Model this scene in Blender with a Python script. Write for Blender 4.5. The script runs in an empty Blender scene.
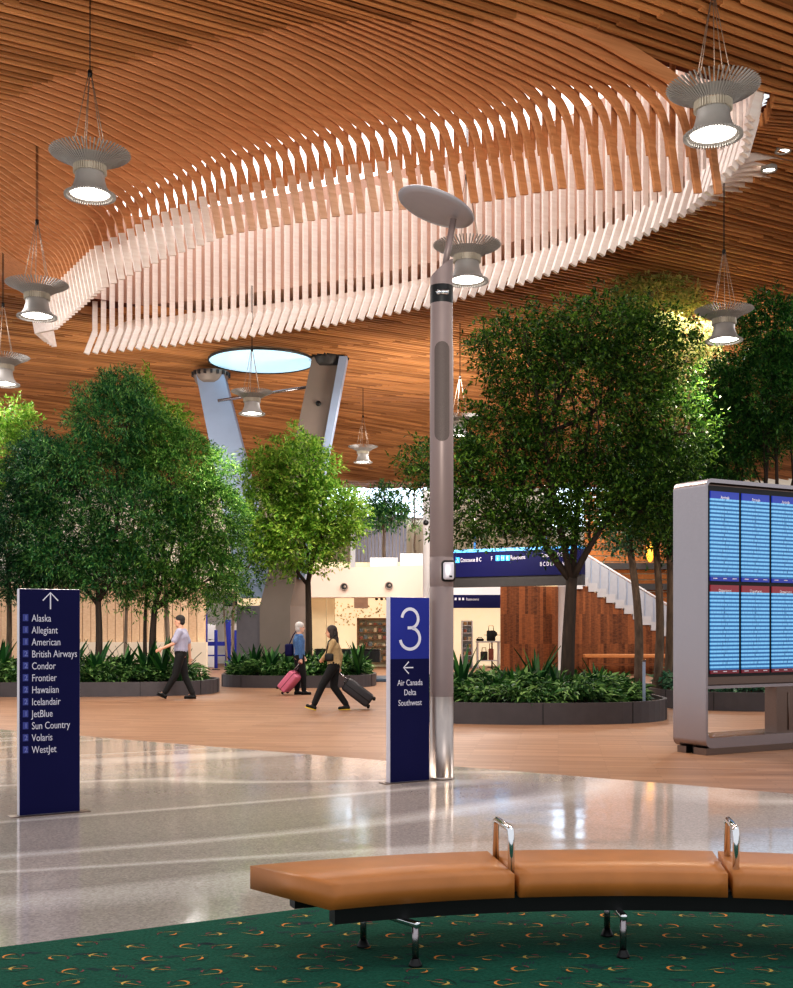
import bpy, bmesh, math, random
import numpy as np
from mathutils import Vector, Matrix, Euler
random.seed(7)
rng = np.random.default_rng(11)
SC = bpy.context.scene
COL = SC.collection
F = 1150.0; CX = 396.5; HZ = 628.0; CH = 1.6
def wx(px, Y): return (px - CX) / F * Y
def wz(py, Y): return CH + (HZ - py) / F * Y
C30, S30 = math.cos(math.radians(30)), .5
DV = Vector((C30, S30, 0)); PV = Vector((-S30, C30, 0)); NV = Vector((S30, -C30, 0))
def uv2w(u, v, z): return (C30*u - S30*v, S30*u + C30*v, z)

# ------------------------------------------------------------------ materials
def srgb(r, g, b):
    f = lambda c: (c/255/12.92) if c/255 <= .04045 else ((c/255+.055)/1.055)**2.4
    return (f(r), f(g), f(b), 1)
def mat(name, col, rough=.5, metal=0., var=0., scale=8., stretch=(1,1,1), emit=0., bump=0., spec=.5, coat=0., ecol=None):
    m = bpy.data.materials.new(name); m.use_nodes = True
    nt = m.node_tree; b = nt.nodes['Principled BSDF']
    b.inputs['Base Color'].default_value = col
    b.inputs['Roughness'].default_value = rough
    b.inputs['Metallic'].default_value = metal
    b.inputs['Specular IOR Level'].default_value = spec
    if coat: b.inputs['Coat Weight'].default_value = coat; b.inputs['Coat Roughness'].default_value = .1
    if emit:
        b.inputs['Emission Color'].default_value = ecol or col
        b.inputs['Emission Strength'].default_value = emit
    if var or bump:
        tc = nt.nodes.new('ShaderNodeTexCoord'); mp = nt.nodes.new('ShaderNodeMapping')
        mp.inputs['Scale'].default_value = stretch
        nz = nt.nodes.new('ShaderNodeTexNoise'); nz.inputs['Scale'].default_value = scale; nz.inputs['Detail'].default_value = 4
        nt.links.new(tc.outputs['Object'], mp.inputs['Vector']); nt.links.new(mp.outputs['Vector'], nz.inputs['Vector'])
        if var:
            rp = nt.nodes.new('ShaderNodeValToRGB')
            rp.color_ramp.elements[0].position = .3; rp.color_ramp.elements[1].position = .7
            rp.color_ramp.elements[0].color = tuple(c*(1-var) for c in col[:3])+(1,)
            rp.color_ramp.elements[1].color = tuple(min(1, c*(1+var)) for c in col[:3])+(1,)
            nt.links.new(nz.outputs['Fac'], rp.inputs['Fac']); nt.links.new(rp.outputs['Color'], b.inputs['Base Color'])
        if bump:
            bp = nt.nodes.new('ShaderNodeBump'); bp.inputs['Strength'].default_value = bump; bp.inputs['Distance'].default_value = .02
            nt.links.new(nz.outputs['Fac'], bp.inputs['Height']); nt.links.new(bp.outputs['Normal'], b.inputs['Normal'])
    return m
def wood_uv(name, c0, c1, rough=.55, gscale=2.2, island=True):
    """timber with grain running along the 30 degree axis, tone varying from board to board"""
    m = bpy.data.materials.new(name); m.use_nodes = True; nt = m.node_tree; b = nt.nodes['Principled BSDF']
    N = nt.nodes.new; L = nt.links.new
    g = N('ShaderNodeNewGeometry'); tc = N('ShaderNodeTexCoord')
    mp = N('ShaderNodeMapping'); mp.inputs['Rotation'].default_value = (0, 0, -math.radians(30))
    mp2 = N('ShaderNodeMapping'); mp2.inputs['Scale'].default_value = (.35, 9, 9)
    nz = N('ShaderNodeTexNoise'); nz.inputs['Scale'].default_value = gscale; nz.inputs['Detail'].default_value = 5
    L(tc.outputs['Object'], mp.inputs['Vector']); L(mp.outputs['Vector'], mp2.inputs['Vector']); L(mp2.outputs['Vector'], nz.inputs['Vector'])
    ad = N('ShaderNodeMath'); ad.operation = 'MULTIPLY_ADD'
    L(g.outputs['Random Per Island'], ad.inputs[0]); ad.inputs[1].default_value = .45
    ml = N('ShaderNodeMath'); ml.operation = 'MULTIPLY'; ml.inputs[1].default_value = .75; L(nz.outputs['Fac'], ml.inputs[0])
    L(ml.outputs[0], ad.inputs[2])
    rp = N('ShaderNodeValToRGB'); rp.color_ramp.elements[0].position = .2; rp.color_ramp.elements[1].position = .85
    rp.color_ramp.elements[0].color = c0; rp.color_ramp.elements[1].color = c1
    L(ad.outputs[0], rp.inputs['Fac']); L(rp.outputs['Color'], b.inputs['Base Color'])
    b.inputs['Roughness'].default_value = rough; b.inputs['Specular IOR Level'].default_value = .25
    return m
def leaf_mat(name, dark, mid, light, trans=.35):
    m = bpy.data.materials.new(name); m.use_nodes = True; nt = m.node_tree
    N = nt.nodes.new; L = nt.links.new
    b = nt.nodes['Principled BSDF']; out = nt.nodes['Material Output']
    g = N('ShaderNodeNewGeometry'); rp = N('ShaderNodeValToRGB')
    rp.color_ramp.elements[0].color = dark; rp.color_ramp.elements[1].color = light
    e = rp.color_ramp.elements.new(.5); e.color = mid
    L(g.outputs['Random Per Island'], rp.inputs['Fac']); L(rp.outputs['Color'], b.inputs['Base Color'])
    b.inputs['Roughness'].default_value = .45; b.inputs['Specular IOR Level'].default_value = .35
    t = N('ShaderNodeBsdfTranslucent'); L(rp.outputs['Color'], t.inputs['Color'])
    mx = N('ShaderNodeMixShader'); mx.inputs[0].default_value = trans
    L(b.outputs[0], mx.inputs[1]); L(t.outputs[0], mx.inputs[2]); L(mx.outputs[0], out.inputs['Surface'])
    return m

M = {}
M['slat'] = wood_uv('ceiling_timber', srgb(116,70,36), srgb(208,148,96))
M['rib'] = wood_uv('rib_timber', srgb(160,100,60), srgb(222,160,112))
M['mid'] = wood_uv('drop_timber', srgb(196,148,114), srgb(238,200,172))  # in-between tone for the light stepped along the drop boards
M['fin'] = wood_uv('fin_timber', srgb(226,204,192), srgb(250,240,232))  # paler than the ribs: brightness inside the skylight put into the colour
M['fin_tip'] = wood_uv('fin_tip_timber', srgb(236,218,208), srgb(253,246,240))
M['backing'] = mat('ceiling_board', srgb(100,44,18), .8, var=.2, scale=3)
M['shaft'] = mat('pale_plaster', srgb(192,156,138), .7, var=.15, scale=1.5)
M['skyglass'] = mat('skylight_glass', srgb(250,245,240), .3, emit=1.6, ecol=(.98,.98,1,1))
M['oculus'] = mat('oculus_glass', srgb(190,225,240), .3, emit=.85, ecol=srgb(176,216,240))
M['steel'] = mat('brushed_steel', srgb(158,150,152), .26, 1., var=.08, scale=30, stretch=(1,1,14))
M['steel_dark'] = mat('bronze_steel', srgb(120,104,96), .35, 1., var=.1, scale=30, stretch=(1,1,14))
M['pole'] = mat('pole_paint', srgb(134,117,114), .42, .25, var=.03, scale=4)
M['pole_steel'] = mat('pole_steel', srgb(176,164,158), .34, 1., var=.08, scale=20, stretch=(1,1,.3))
M['chrome'] = mat('polished_chrome', srgb(220,220,222), .12, 1., var=.02)
M['black'] = mat('black_metal', srgb(14,13,14), .45, .2, var=.2)
M['dark'] = mat('dark_grey', srgb(46,42,42), .5, 0, var=.15)
M['mesh_dark'] = mat('speaker_mesh', srgb(92,80,76), .6, .2, var=.2, scale=200)
M['leather'] = mat('tan_leather', srgb(180,112,52), .42, 0, var=.10, scale=5, bump=.08)
M['navy'] = mat('navy_panel', srgb(20,20,66), .5, 0, var=.04, scale=2, spec=.12)
M['blue'] = mat('blue_panel', srgb(46,54,136), .5, 0, var=.03, scale=2, spec=.12)
M['iconblue'] = mat('icon_blue', srgb(58,66,140), .4, var=.02)
M['signedge'] = mat('sign_edge', srgb(205,198,205), .35, .3, var=.03)
M['white'] = mat('white_letter', srgb(208,204,214), .5, emit=.04, var=.01)
M['planter'] = mat('planter_metal', srgb(72,67,70), .5, .1, var=.08, scale=6)
M['soil'] = mat('soil', srgb(38,28,20), .95, var=.4, scale=20, bump=.4)
M['bark'] = mat('bark', srgb(92,74,60), .85, var=.35, scale=14, stretch=(1,1,.25), bump=.4)
M['bark_dark'] = mat('bark_dark', srgb(54,42,34), .85, var=.35, scale=14, stretch=(1,1,.25), bump=.4)
M['bark_pale'] = mat('bark_pale', srgb(150,128,112), .85, var=.3, scale=14, stretch=(1,1,.3), bump=.4)
M['grey'] = mat('pendant_grey', srgb(150,146,142), .5, .2, var=.03)
M['waist'] = mat('pendant_waist', srgb(170,160,145), .5, .2, var=.03, emit=.03, ecol=(1,.9,.75,1))
M['cable'] = mat('cable_steel', srgb(170,150,135), .4, .6, var=.02)
M['lamp'] = mat('lamp_glow', (1,.96,.88,1), .4, emit=9.)
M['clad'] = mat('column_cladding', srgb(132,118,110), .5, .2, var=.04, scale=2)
M['clad_light'] = mat('column_light', srgb(150,164,190), .42, .25, var=.04, scale=2)  # paler cladding; light on the column is put into this tone
M['fascia'] = mat('fascia_beige', srgb(205,182,168), .6, var=.03, scale=1)
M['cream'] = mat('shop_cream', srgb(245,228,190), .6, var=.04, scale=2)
M['glow_cream'] = mat('shop_cream_glow', srgb(250,232,190), .6, var=.05, scale=3, emit=.42, ecol=srgb(255,240,214))  # shop lighting put in as the surface's own glow
M['shelfwood'] = mat('shelf_wood', srgb(120,88,58), .6, var=.2, scale=4)
M['wh'] = mat('white_paint', srgb(216,214,216), .5, var=.02)
M['corr'] = mat('grey_cladding', srgb(150,150,168), .5, .2, var=.05)
M['winglow'] = mat('clerestory_glass', srgb(225,238,248), .2, emit=3.6, ecol=srgb(214,234,255))
M['wallrib'] = mat('cream_wall', srgb(225,212,192), .7, var=.04, scale=1.2)
M['orange_screen'] = mat('orange_screen', srgb(255,150,50), .4, emit=1.2, ecol=srgb(255,140,40), var=.1)
M['signblue_lit'] = mat('lit_strip', srgb(90,170,240), .4, emit=1.0, ecol=srgb(90,170,240))
M['icon_lit'] = mat('lit_icon', srgb(60,170,240), .4, emit=.8, ecol=srgb(60,170,240))

# ------------------------------------------------------------------ mesh builder
class MB:
    def __init__(s): s.v=[]; s.f=[]; s.m=[]; s.s=[]
    def add(s, vs, fs, mi=0, smooth=False, X=None):
        o = len(s.v)
        if X is not None: vs = [X @ Vector(p) for p in vs]
        s.v += [tuple(p) for p in vs]
        s.f += [tuple(i+o for i in f) for f in fs]
        s.m += [mi]*len(fs); s.s += [smooth]*len(fs); return s
    def box(s, c, d, mi=0, rz=0., X=None):
        hx, hy, hz = d[0]/2, d[1]/2, d[2]/2
        R = Matrix.Translation(c) @ Matrix.Rotation(rz, 4, 'Z')
        if X is not None: R = X @ R
        vs = [(sx*hx, sy*hy, sz*hz) for sx in (-1,1) for sy in (-1,1) for sz in (-1,1)]
        fs = [(0,1,3,2),(4,6,7,5),(0,4,5,1),(2,3,7,6),(0,2,6,4),(1,5,7,3)]
        return s.add(vs, fs, mi, False, R)
    def rbox(s, c, d, r=.02, seg=3, mi=0, X=None, smooth=True, rz=0.):
        bm = bmesh.new(); bmesh.ops.create_cube(bm, size=1)
        for q in bm.verts: q.co = Vector((q.co.x*d[0], q.co.y*d[1], q.co.z*d[2]))
        bmesh.ops.bevel(bm, geom=bm.edges[:], offset=r, segments=seg, profile=.5, affect='EDGES')
        R = Matrix.Translation(c) @ Matrix.Rotation(rz, 4, 'Z')
        if X is not None: R = X @ R
        s.bm(bm, mi, smooth, R); return s
    def bm(s, bm, mi=0, smooth=False, X=None):
        bm.verts.index_update()
        s.add([q.co.copy() for q in bm.verts], [[q.index for q in f.verts] for f in bm.faces], mi, smooth, X); bm.free()
    def tube(s, pts, rad, n=8, mi=0, smooth=True, cap=True, X=None, flat=1.):
        pts = [Vector(p) for p in pts]
        if not hasattr(rad, '__len__'): rad = [rad]*len(pts)
        vs=[]; fs=[]
        up = Vector((0,0,1)); T0 = (pts[1]-pts[0]).normalized()
        if abs(T0.dot(up)) > .95: up = Vector((0,1,0))
        a = T0.cross(up).normalized()
        for i,p in enumerate(pts):
            T = (pts[min(i+1,len(pts)-1)] - pts[max(i-1,0)]).normalized()
            a = (a - T*a.dot(T)).normalized(); b = T.cross(a)
            for k in range(n):
                t = 2*math.pi*k/n
                vs.append(p + a*math.cos(t)*rad[i] + b*math.sin(t)*rad[i]*flat)
        for i in range(len(pts)-1):
            for k in range(n):
                k2=(k+1)%n; fs.append((i*n+k, i*n+k2, (i+1)*n+k2, (i+1)*n+k))
        if cap:
            fs.append(tuple(range(n))[::-1]); fs.append(tuple(range((len(pts)-1)*n, len(pts)*n)))
        return s.add(vs, fs, mi, smooth, X)
    def lathe(s, prof, n=24, c=(0,0,0), mi=0, smooth=True, X=None):
        vs=[]; fs=[]
        for r,z in prof:
            for k in range(n):
                t=2*math.pi*k/n; vs.append((r*math.cos(t), r*math.sin(t), z))
        for i in range(len(prof)-1):
            for k in range(n):
                k2=(k+1)%n; fs.append((i*n+k, i*n+k2, (i+1)*n+k2, (i+1)*n+k))
        R = Matrix.Translation(c)
        if X is not None: R = X @ R
        return s.add(vs, fs, mi, smooth, R)
    def prism(s, poly, z0, z1, mi=0, X=None, smooth=False):
        n=len(poly)
        vs=[(p[0],p[1],z0) for p in poly]+[(p[0],p[1],z1) for p in poly]
        fs=[tuple(range(n))[::-1], tuple(range(n,2*n))]
        s.add(vs, fs, mi, False, X)
        return s.add(vs, [(i,(i+1)%n,n+(i+1)%n,n+i) for i in range(n)], mi, smooth, X)
    def board(s, pts, nrm, w, t, mi=0):
        """rectangular board swept along pts; nrm = lateral axis (thickness t), w = in-plane depth"""
        pts=[Vector(p) for p in pts]; nrm=Vector(nrm); vs=[]; fs=[]
        for i,p in enumerate(pts):
            T=(pts[min(i+1,len(pts)-1)]-pts[max(i-1,0)]).normalized(); q=nrm.cross(T).normalized()
            ww=w[i] if hasattr(w,'__len__') else w
            for a,b in ((-1,-1),(1,-1),(1,1),(-1,1)): vs.append(p+nrm*(a*t/2)+q*(b*ww/2))
        for i in range(len(pts)-1):
            for k in range(4):
                k2=(k+1)%4; fs.append((i*4+k,i*4+k2,(i+1)*4+k2,(i+1)*4+k))
        L=(len(pts)-1)*4; fs += [(3,2,1,0),(L,L+1,L+2,L+3)]
        return s.add(vs,fs,mi)
    def sph(s, c, r, mi=0, n=12, m=8, X=None):
        if not hasattr(r,'__len__'): r=(r,r,r)
        prof=[(max(1e-4,math.sin(math.pi*i/m)), -math.cos(math.pi*i/m)) for i in range(m+1)]
        R = Matrix.Translation(c) @ Matrix.Diagonal((*r,1))
        if X is not None: R = X @ R
        return s.lathe(prof, n, (0,0,0), mi, True, R)
    def text(s, st, org, xd, zd, size, mi=0, align='LEFT', depth=.002, sx=1.):
        cu = bpy.data.curves.new('t','FONT'); cu.body=st; cu.size=size; cu.align_x=align; cu.extrude=depth
        cu.resolution_u=3
        ob = bpy.data.objects.new('t',cu); COL.objects.link(ob)
        dg = bpy.context.evaluated_depsgraph_get(); me = bpy.data.meshes.new_from_object(ob.evaluated_get(dg))
        xd=Vector(xd).normalized(); zd=Vector(zd).normalized(); nd=xd.cross(zd)
        org=Vector(org)
        vs=[org+xd*(q.co.x*sx)+zd*q.co.y+nd*q.co.z for q in me.vertices]
        s.add(vs,[list(p.vertices) for p in me.polygons],mi)
        bpy.data.objects.remove(ob); bpy.data.curves.remove(cu); bpy.data.meshes.remove(me)
        return s
    def mesh(s, name, mats):
        me = bpy.data.meshes.new(name); me.from_pydata(s.v, [], s.f)
        if not isinstance(mats,(list,tuple)): mats=[mats]
        for m in mats: me.materials.append(m)
        me.polygons.foreach_set('material_index', s.m); me.polygons.foreach_set('use_smooth', s.s)
        me.update(); return me
    def build(s, name, mats, parent=None, local=False):
        me = s.mesh(name, mats)
        bm=bmesh.new(); bm.from_mesh(me); bmesh.ops.recalc_face_normals(bm, faces=bm.faces[:]); bm.to_mesh(me); bm.free()
        return link(name, me, parent, local)
def world_of(o):
    return o.matrix_basis.copy() if o.parent is None else world_of(o.parent) @ o.matrix_parent_inverse @ o.matrix_basis
def link(name, me, parent=None, local=False):
    o = bpy.data.objects.new(name, me); COL.objects.link(o)
    if parent is not None:
        o.parent = parent
        if not local: o.matrix_parent_inverse = world_of(parent).inverted()   # geometry given in world space
    return o
def tag(o, label=None, cat=None, group=None, kind=None):
    if label: o['label']=label
    if cat: o['category']=cat
    if group: o['group']=group
    if kind: o['kind']=kind
    return o
def empty(name, loc, label=None, cat=None, group=None):
    o = bpy.data.objects.new(name, None); COL.objects.link(o); o.location=loc; o.empty_display_size=.2
    return tag(o, label, cat, group)
def struct(name, mb, mats, label=None):
    o = mb.build(name, mats); o['kind']='structure'
    if label: o['label']=label
    return o
def copy_tree(o, parent=None):
    c=o.copy(); COL.objects.link(c)
    if parent is not None: c.parent=parent; c.matrix_parent_inverse=o.matrix_parent_inverse.copy()
    for ch in list(o.children): copy_tree(ch,c)
    return c
# ------------------------------------------------------------------ camera, world
cam = bpy.data.cameras.new('camera'); co = bpy.data.objects.new('camera', cam); COL.objects.link(co)
co.location = (0,0,CH); co.rotation_euler = (math.pi/2,0,0)
cam.sensor_fit='VERTICAL'; cam.sensor_height=36; cam.sensor_width=36; cam.lens=F/988*36
cam.shift_y=(HZ-494)/988; cam.clip_end=300
SC.camera=co
w = bpy.data.worlds.new('world'); SC.world=w; w.use_nodes=True
w.node_tree.nodes['Background'].inputs['Color'].default_value=(.92,.95,1,1)
w.node_tree.nodes['Background'].inputs['Strength'].default_value=.95
SC.view_settings.view_transform='Standard'
SC.view_settings.exposure=0.0
for lk in ('Medium High Contrast','Standard - Medium High Contrast'):
    try: SC.view_settings.look=lk
    except Exception: pass

# ------------------------------------------------------------------ floors
def floor_mats():
    # end-grain wood blocks
    m = bpy.data.materials.new('wood_floor'); m.use_nodes=True; nt=m.node_tree; b=nt.nodes['Principled BSDF']; N=nt.nodes.new; L=nt.links.new
    tc=N('ShaderNodeTexCoord'); mp=N('ShaderNodeMapping'); mp.inputs['Rotation'].default_value=(0,0,math.radians(8))
    br=N('ShaderNodeTexBrick'); br.inputs['Scale'].default_value=1; br.inputs['Brick Width'].default_value=1.1; br.inputs['Row Height'].default_value=.12
    br.inputs['Mortar Size'].default_value=.003; br.inputs['Bias'].default_value=0
    br.inputs['Color1'].default_value=srgb(130,96,75); br.inputs['Color2'].default_value=srgb(154,118,94); br.inputs['Mortar'].default_value=srgb(108,78,60)
    nz=N('ShaderNodeTexNoise'); nz.inputs['Scale'].default_value=1.2; mp2=N('ShaderNodeMapping'); mp2.inputs['Scale'].default_value=(.5,5,1)
    mx=N('ShaderNodeMix'); mx.data_type='RGBA'; mx.blend_type='OVERLAY'; mx.inputs['Factor'].default_value=.35
    L(tc.outputs['Object'],mp.inputs[0]); L(mp.outputs[0],br.inputs['Vector']); L(mp.outputs[0],mp2.inputs[0]); L(mp2.outputs[0],nz.inputs['Vector'])
    L(br.outputs['Color'],mx.inputs[6]); L(nz.outputs['Fac'],mx.inputs[7]); L(mx.outputs[2],b.inputs['Base Color'])
    b.inputs['Roughness'].default_value=.42; b.inputs['Specular IOR Level'].default_value=.35
    # terrazzo
    t = bpy.data.materials.new('terrazzo'); t.use_nodes=True; nt=t.node_tree; b=nt.nodes['Principled BSDF']; N=nt.nodes.new; L=nt.links.new
    tc=N('ShaderNodeTexCoord'); mp=N('ShaderNodeMapping'); mp.inputs['Rotation'].default_value=(0,0,-math.radians(24)); mpb=N('ShaderNodeMapping'); mpb.inputs['Scale'].default_value=(.09,.5,1)
    nz=N('ShaderNodeTexNoise'); nz.inputs['Scale'].default_value=1.0; nz.inputs['Detail'].default_value=.4; nz.inputs['Distortion'].default_value=.4
    L(tc.outputs['Object'],mp.inputs[0]); L(mp.outputs[0],mpb.inputs[0]); L(mpb.outputs[0],nz.inputs['Vector'])
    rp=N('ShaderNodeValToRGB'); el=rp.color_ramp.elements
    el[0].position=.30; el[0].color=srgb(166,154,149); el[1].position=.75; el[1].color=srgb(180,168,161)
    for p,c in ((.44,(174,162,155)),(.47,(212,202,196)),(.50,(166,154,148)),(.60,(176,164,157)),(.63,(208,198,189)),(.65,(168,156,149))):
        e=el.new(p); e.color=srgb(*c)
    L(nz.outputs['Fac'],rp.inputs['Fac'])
    sp=N('ShaderNodeTexVoronoi'); sp.inputs['Scale'].default_value=70; L(tc.outputs['Object'],sp.inputs['Vector'])
    bw=N('ShaderNodeRGBToBW'); L(sp.outputs['Color'],bw.inputs[0])
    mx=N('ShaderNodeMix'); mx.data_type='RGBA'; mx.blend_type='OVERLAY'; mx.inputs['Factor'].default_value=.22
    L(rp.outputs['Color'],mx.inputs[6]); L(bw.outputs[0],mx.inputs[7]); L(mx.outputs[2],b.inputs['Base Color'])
    b.inputs['Roughness'].default_value=.09; b.inputs['Specular IOR Level'].default_value=.6
    wv=N('ShaderNodeTexNoise'); wv.inputs['Scale'].default_value=2.2; wv.inputs['Detail'].default_value=1; L(tc.outputs['Object'],wv.inputs['Vector'])
    bp=N('ShaderNodeBump'); bp.inputs['Strength'].default_value=.05; bp.inputs['Distance'].default_value=.05
    L(wv.outputs['Fac'],bp.inputs['Height']); L(bp.outputs['Normal'],b.inputs['Normal'])
    c = mat('carpet_pile', srgb(34,82,66), .95, var=.22, scale=60, bump=.6, spec=.1)
    return m,t,c
M['woodfloor'],M['terrazzo'],M['carpet']=floor_mats()
# wood / terrazzo joint: measured line Y = 13.75 - .70 X ; carpet / terrazzo joint: Y = 6.84 + .547 X
wl = lambda x: 13.78-.70*x
cl = lambda x: 6.84+.547*x if x<1.2 else 7.5+.28*(x-1.2)
xs=[-42+1.5*i for i in range(57)]
mb=MB()
for a,b in zip(xs,xs[1:]):
    lo=lambda x: min(wl(x), 61) if wl(x)>-9 else -9
    mb.add([(a,lo(a),0),(b,lo(b),0),(b,62,0),(a,62,0)],[(0,1,2,3)])
struct('floor', mb, M['woodfloor'], 'warm wood plank floor of the hall')
mb=MB()
xs2=[-16+.8*i for i in range(41)]
for a,b in zip(xs2,xs2[1:]):
    mb.add([(a,max(cl(a),-9),0),(b,max(cl(b),-9),0),(b,wl(b),0),(a,wl(a),0)],[(0,1,2,3)])
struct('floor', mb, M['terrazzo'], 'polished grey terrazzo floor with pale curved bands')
# carpet with its woven motifs
cm=[M['carpet'],mat('yarn_orange',srgb(206,128,54),.95,var=.2,scale=90),mat('yarn_yellow',srgb(184,152,76),.95,var=.2,scale=90),
    mat('yarn_wine',srgb(120,56,60),.95,var=.2,scale=90),mat('yarn_navy',srgb(20,36,50),.95,var=.2,scale=90),mat('yarn_black',srgb(16,34,30),.95,var=.2,scale=90)]
mb=MB()
for a,b in zip(xs2,xs2[1:]):
    mb.add([(a,-9,0.003),(b,-9,0.003),(b,max(cl(b),-8.9),0.003),(a,max(cl(a),-8.9),0.003)],[(0,1,2,3)])
def arc_poly(cx,cy,r,a0,a1,w,n=7,rot=0.):
    out=[];inn=[]
    for i in range(n+1):
        t=i/n; a=a0+(a1-a0)*t; ww=w*math.sin(math.pi*min(.97,max(.03,t)))
        out.append((cx+(r+ww/2)*math.cos(a),cy+(r+ww/2)*math.sin(a),.0045)); inn.append((cx+(r-ww/2)*math.cos(a),cy+(r-ww/2)*math.sin(a),.0045))
    vs=out+inn; fs=[(i,i+1,n+2+i,n+1+i) for i in range(n)]
    return vs,fs
R2=random.Random(3)
for j in range(14):
    for i in range(34):
        x=-3.2+i*.235+(j%2)*.118+R2.uniform(-.03,.03); y=4.55+j*.205+R2.uniform(-.03,.03)
        if y>cl(x)-.12: continue
        k=(i*2+j)%3; fl=R2.choice((-1,1)); th=R2.uniform(-.5,.5)
        def put(vs,fs,mi):
            c,s_=math.cos(th),math.sin(th)
            mb.add([(x+fl*(px*c-py*s_),y+px*s_+py*c,z) for px,py,z in vs],fs,mi)
        def arc(cx,cy,r,a0,a1,w,mi): put(*arc_poly(cx,cy,r,a0,a1,w),mi)
        def line(x0,y0,x1,y1,w,mi): put([(x0,y0,.0042),(x1,y1,.0042),((x0+x1)/2,(y0+y1)/2+w,.0042)],[(0,1,2)],mi)
        if k==0:
            arc(.03,0,.038,1.5,4.3,.014,1); line(-.02,-.035,.11,-.026,.006,2); arc(.05,.02,.028,-.4,1.3,.012,3)
        elif k==1:
            arc(0,0,.030,-1.2,1.2,.016,2); line(-.09,.0,.08,-.006,.005,1); arc(-.02,.012,.026,1.1,2.8,.014,3)
        else:
            arc(0,0,.026,2.6,5.0,.013,1); arc(.035,-.006,.034,-.5,1.4,.010,3); line(-.07,.03,.09,.034,.005,2)
        if R2.random()<.6:
            for q in range(4):
                xx=.06+q*.018; yy=.06
                put([(xx,yy,.0042),(xx+.02,yy+.035,.0042),(xx+.028,yy+.035,.0042),(xx+.009,yy,.0042)],[(0,1,2,3)],4)
        arc(-.02,-.04,.10,.2,1.9,.006,5); arc(.02,.03,.08,3.4,5.2,.006,5)
struct('floor', mb, cm, 'deep green carpet with orange and wine coloured motifs')

# ------------------------------------------------------------------ ceiling
# near lip: v, u and height of the rib ends (the lip droops at both ends of the oval)
NEAR = [(11.1,12.3),(11.4,11.6),(12.1,10.9),(12.95,10.1),(14.15,9.6),(15.9,8.35),(17.85,7.1),(19.2,6.4),(20.6,5.74),(23.5,5.6),(26.4,5.9),(28.5,6.6),(30,7.4),(30.6,7.7)]
NZ = [(11.1,7.5),(11.4,7.5),(12.95,7.8),(15.9,8.05),(17.85,8.1),(19.2,7.95),(20.6,7.7),(23.5,7.6),(26.4,8.2),(28.5,8.55),(30.6,8.7)]
FAR = [(11.6,12.66),(12.6,13.6),(14.6,14.5),(16.7,14.75),(19.5,14.5),(22,13.7),(24.7,12.4),(27.5,10.5),(29.5,8.9),(30.6,7.9)]
def un(v): return float(np.interp(v,[p[0] for p in NEAR],[p[1] for p in NEAR]))
def uf(v): return float(np.interp(v,[p[0] for p in FAR],[p[1] for p in FAR]))
def zc(u,v):
    x,y,_=uv2w(u,v,0)
    z=10.0
    y0=45.5+.22*x
    t=max(0,y-y0); z-= 1.5*min(1,t/8)**1.3
    z-= .75*math.exp(-max(0,(v-11.6)/2.1)**2 - max(0,(u-12.5)/3.)**2)
    z+= .25*math.exp(-((y-(y0-1.5))/2.2)**2)
    return z
V0,V1,DVV=4.95,64.0,.19
slats=MB(); back=MB(); RS=random.Random(5)
nv=int((V1-V0)/DVV)
for i in range(nv):
    v=V0+i*DVV
    us=[]
    u=-22.
    rows=[]
    while u<52:
        x,y,_=uv2w(u,v,0)
        if 8.5<y<56 and abs(x)<.42*y+6: rows.append(u)
        u+=.5
    if len(rows)<3: continue
    a,b=rows[0],rows[-1]
    spans=[(a,b)]
    if 29.3<v<=30.4: spans=[(a,un(v)-.2),(uf(v)+.5,b)]
    elif 11.6<=v<=29.3:
        spans=[(a,un(v)-2.95),(uf(v)+(1.9 if v>14.5 else .3),b)]
    elif False:
        spans=[(a,b)]
    for s0,s1 in spans:
        # boards about 6 m long, spliced side by side in staggered rows
        ph=(-i*.16)%2.45
        cuts=[s0]+[c for c in np.arange(math.floor(s0/2.45)*2.45+ph-2.45, s1, 2.45) if s0+.4<c<s1-.4]+[s1]
        for q,(c0,c1) in enumerate(zip(cuts,cuts[1:])):
            if c1-c0<.2: continue
            n=max(2,int((c1-c0)/.8)+1); off=.012*((q+i)%2)-.006; dz=-.022*(q%2)
            pts=[]
            for t in np.linspace(c0-.02,c1+.02,n):
                pts.append(uv2w(t, v+off, zc(t,v)+dz))
            slats.board(pts, PV, .20, .066)
    # backing strip
    hole=None
    if 12.0<=v<=30.0: hole=(un(v)-(.4 if v>14 else -.1), uf(v)+(1.0 if v>14.5 else .3))
    for s0,s1 in ([(a,b)] if hole is None else [(a,hole[0]),(hole[1],min(b,hole[1]+1.6)),(min(b-.1,hole[1]+1.6),b)]):
        pale=1 if hole and v>14.6 and abs(s0-hole[1])<1e-6 else 0
        n=max(2,int((s1-s0)/1.5)+1); ts=np.linspace(s0,s1,n)
        vs=[]
        for t in ts: vs += [uv2w(t,v-DVV/2,zc(t,v)+.2), uv2w(t,v+DVV/2,zc(t,v)+.2)]
        back.add(vs,[(2*k,2*k+1,2*k+3,2*k+2) for k in range(n-1)],pale)
o=struct('ceiling', back, [M['backing'],M['shaft']], 'dark timber boarding above the ceiling slats')
o=struct('ceiling', slats, M['slat'], 'ceiling of long parallel orange timber slats')

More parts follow.
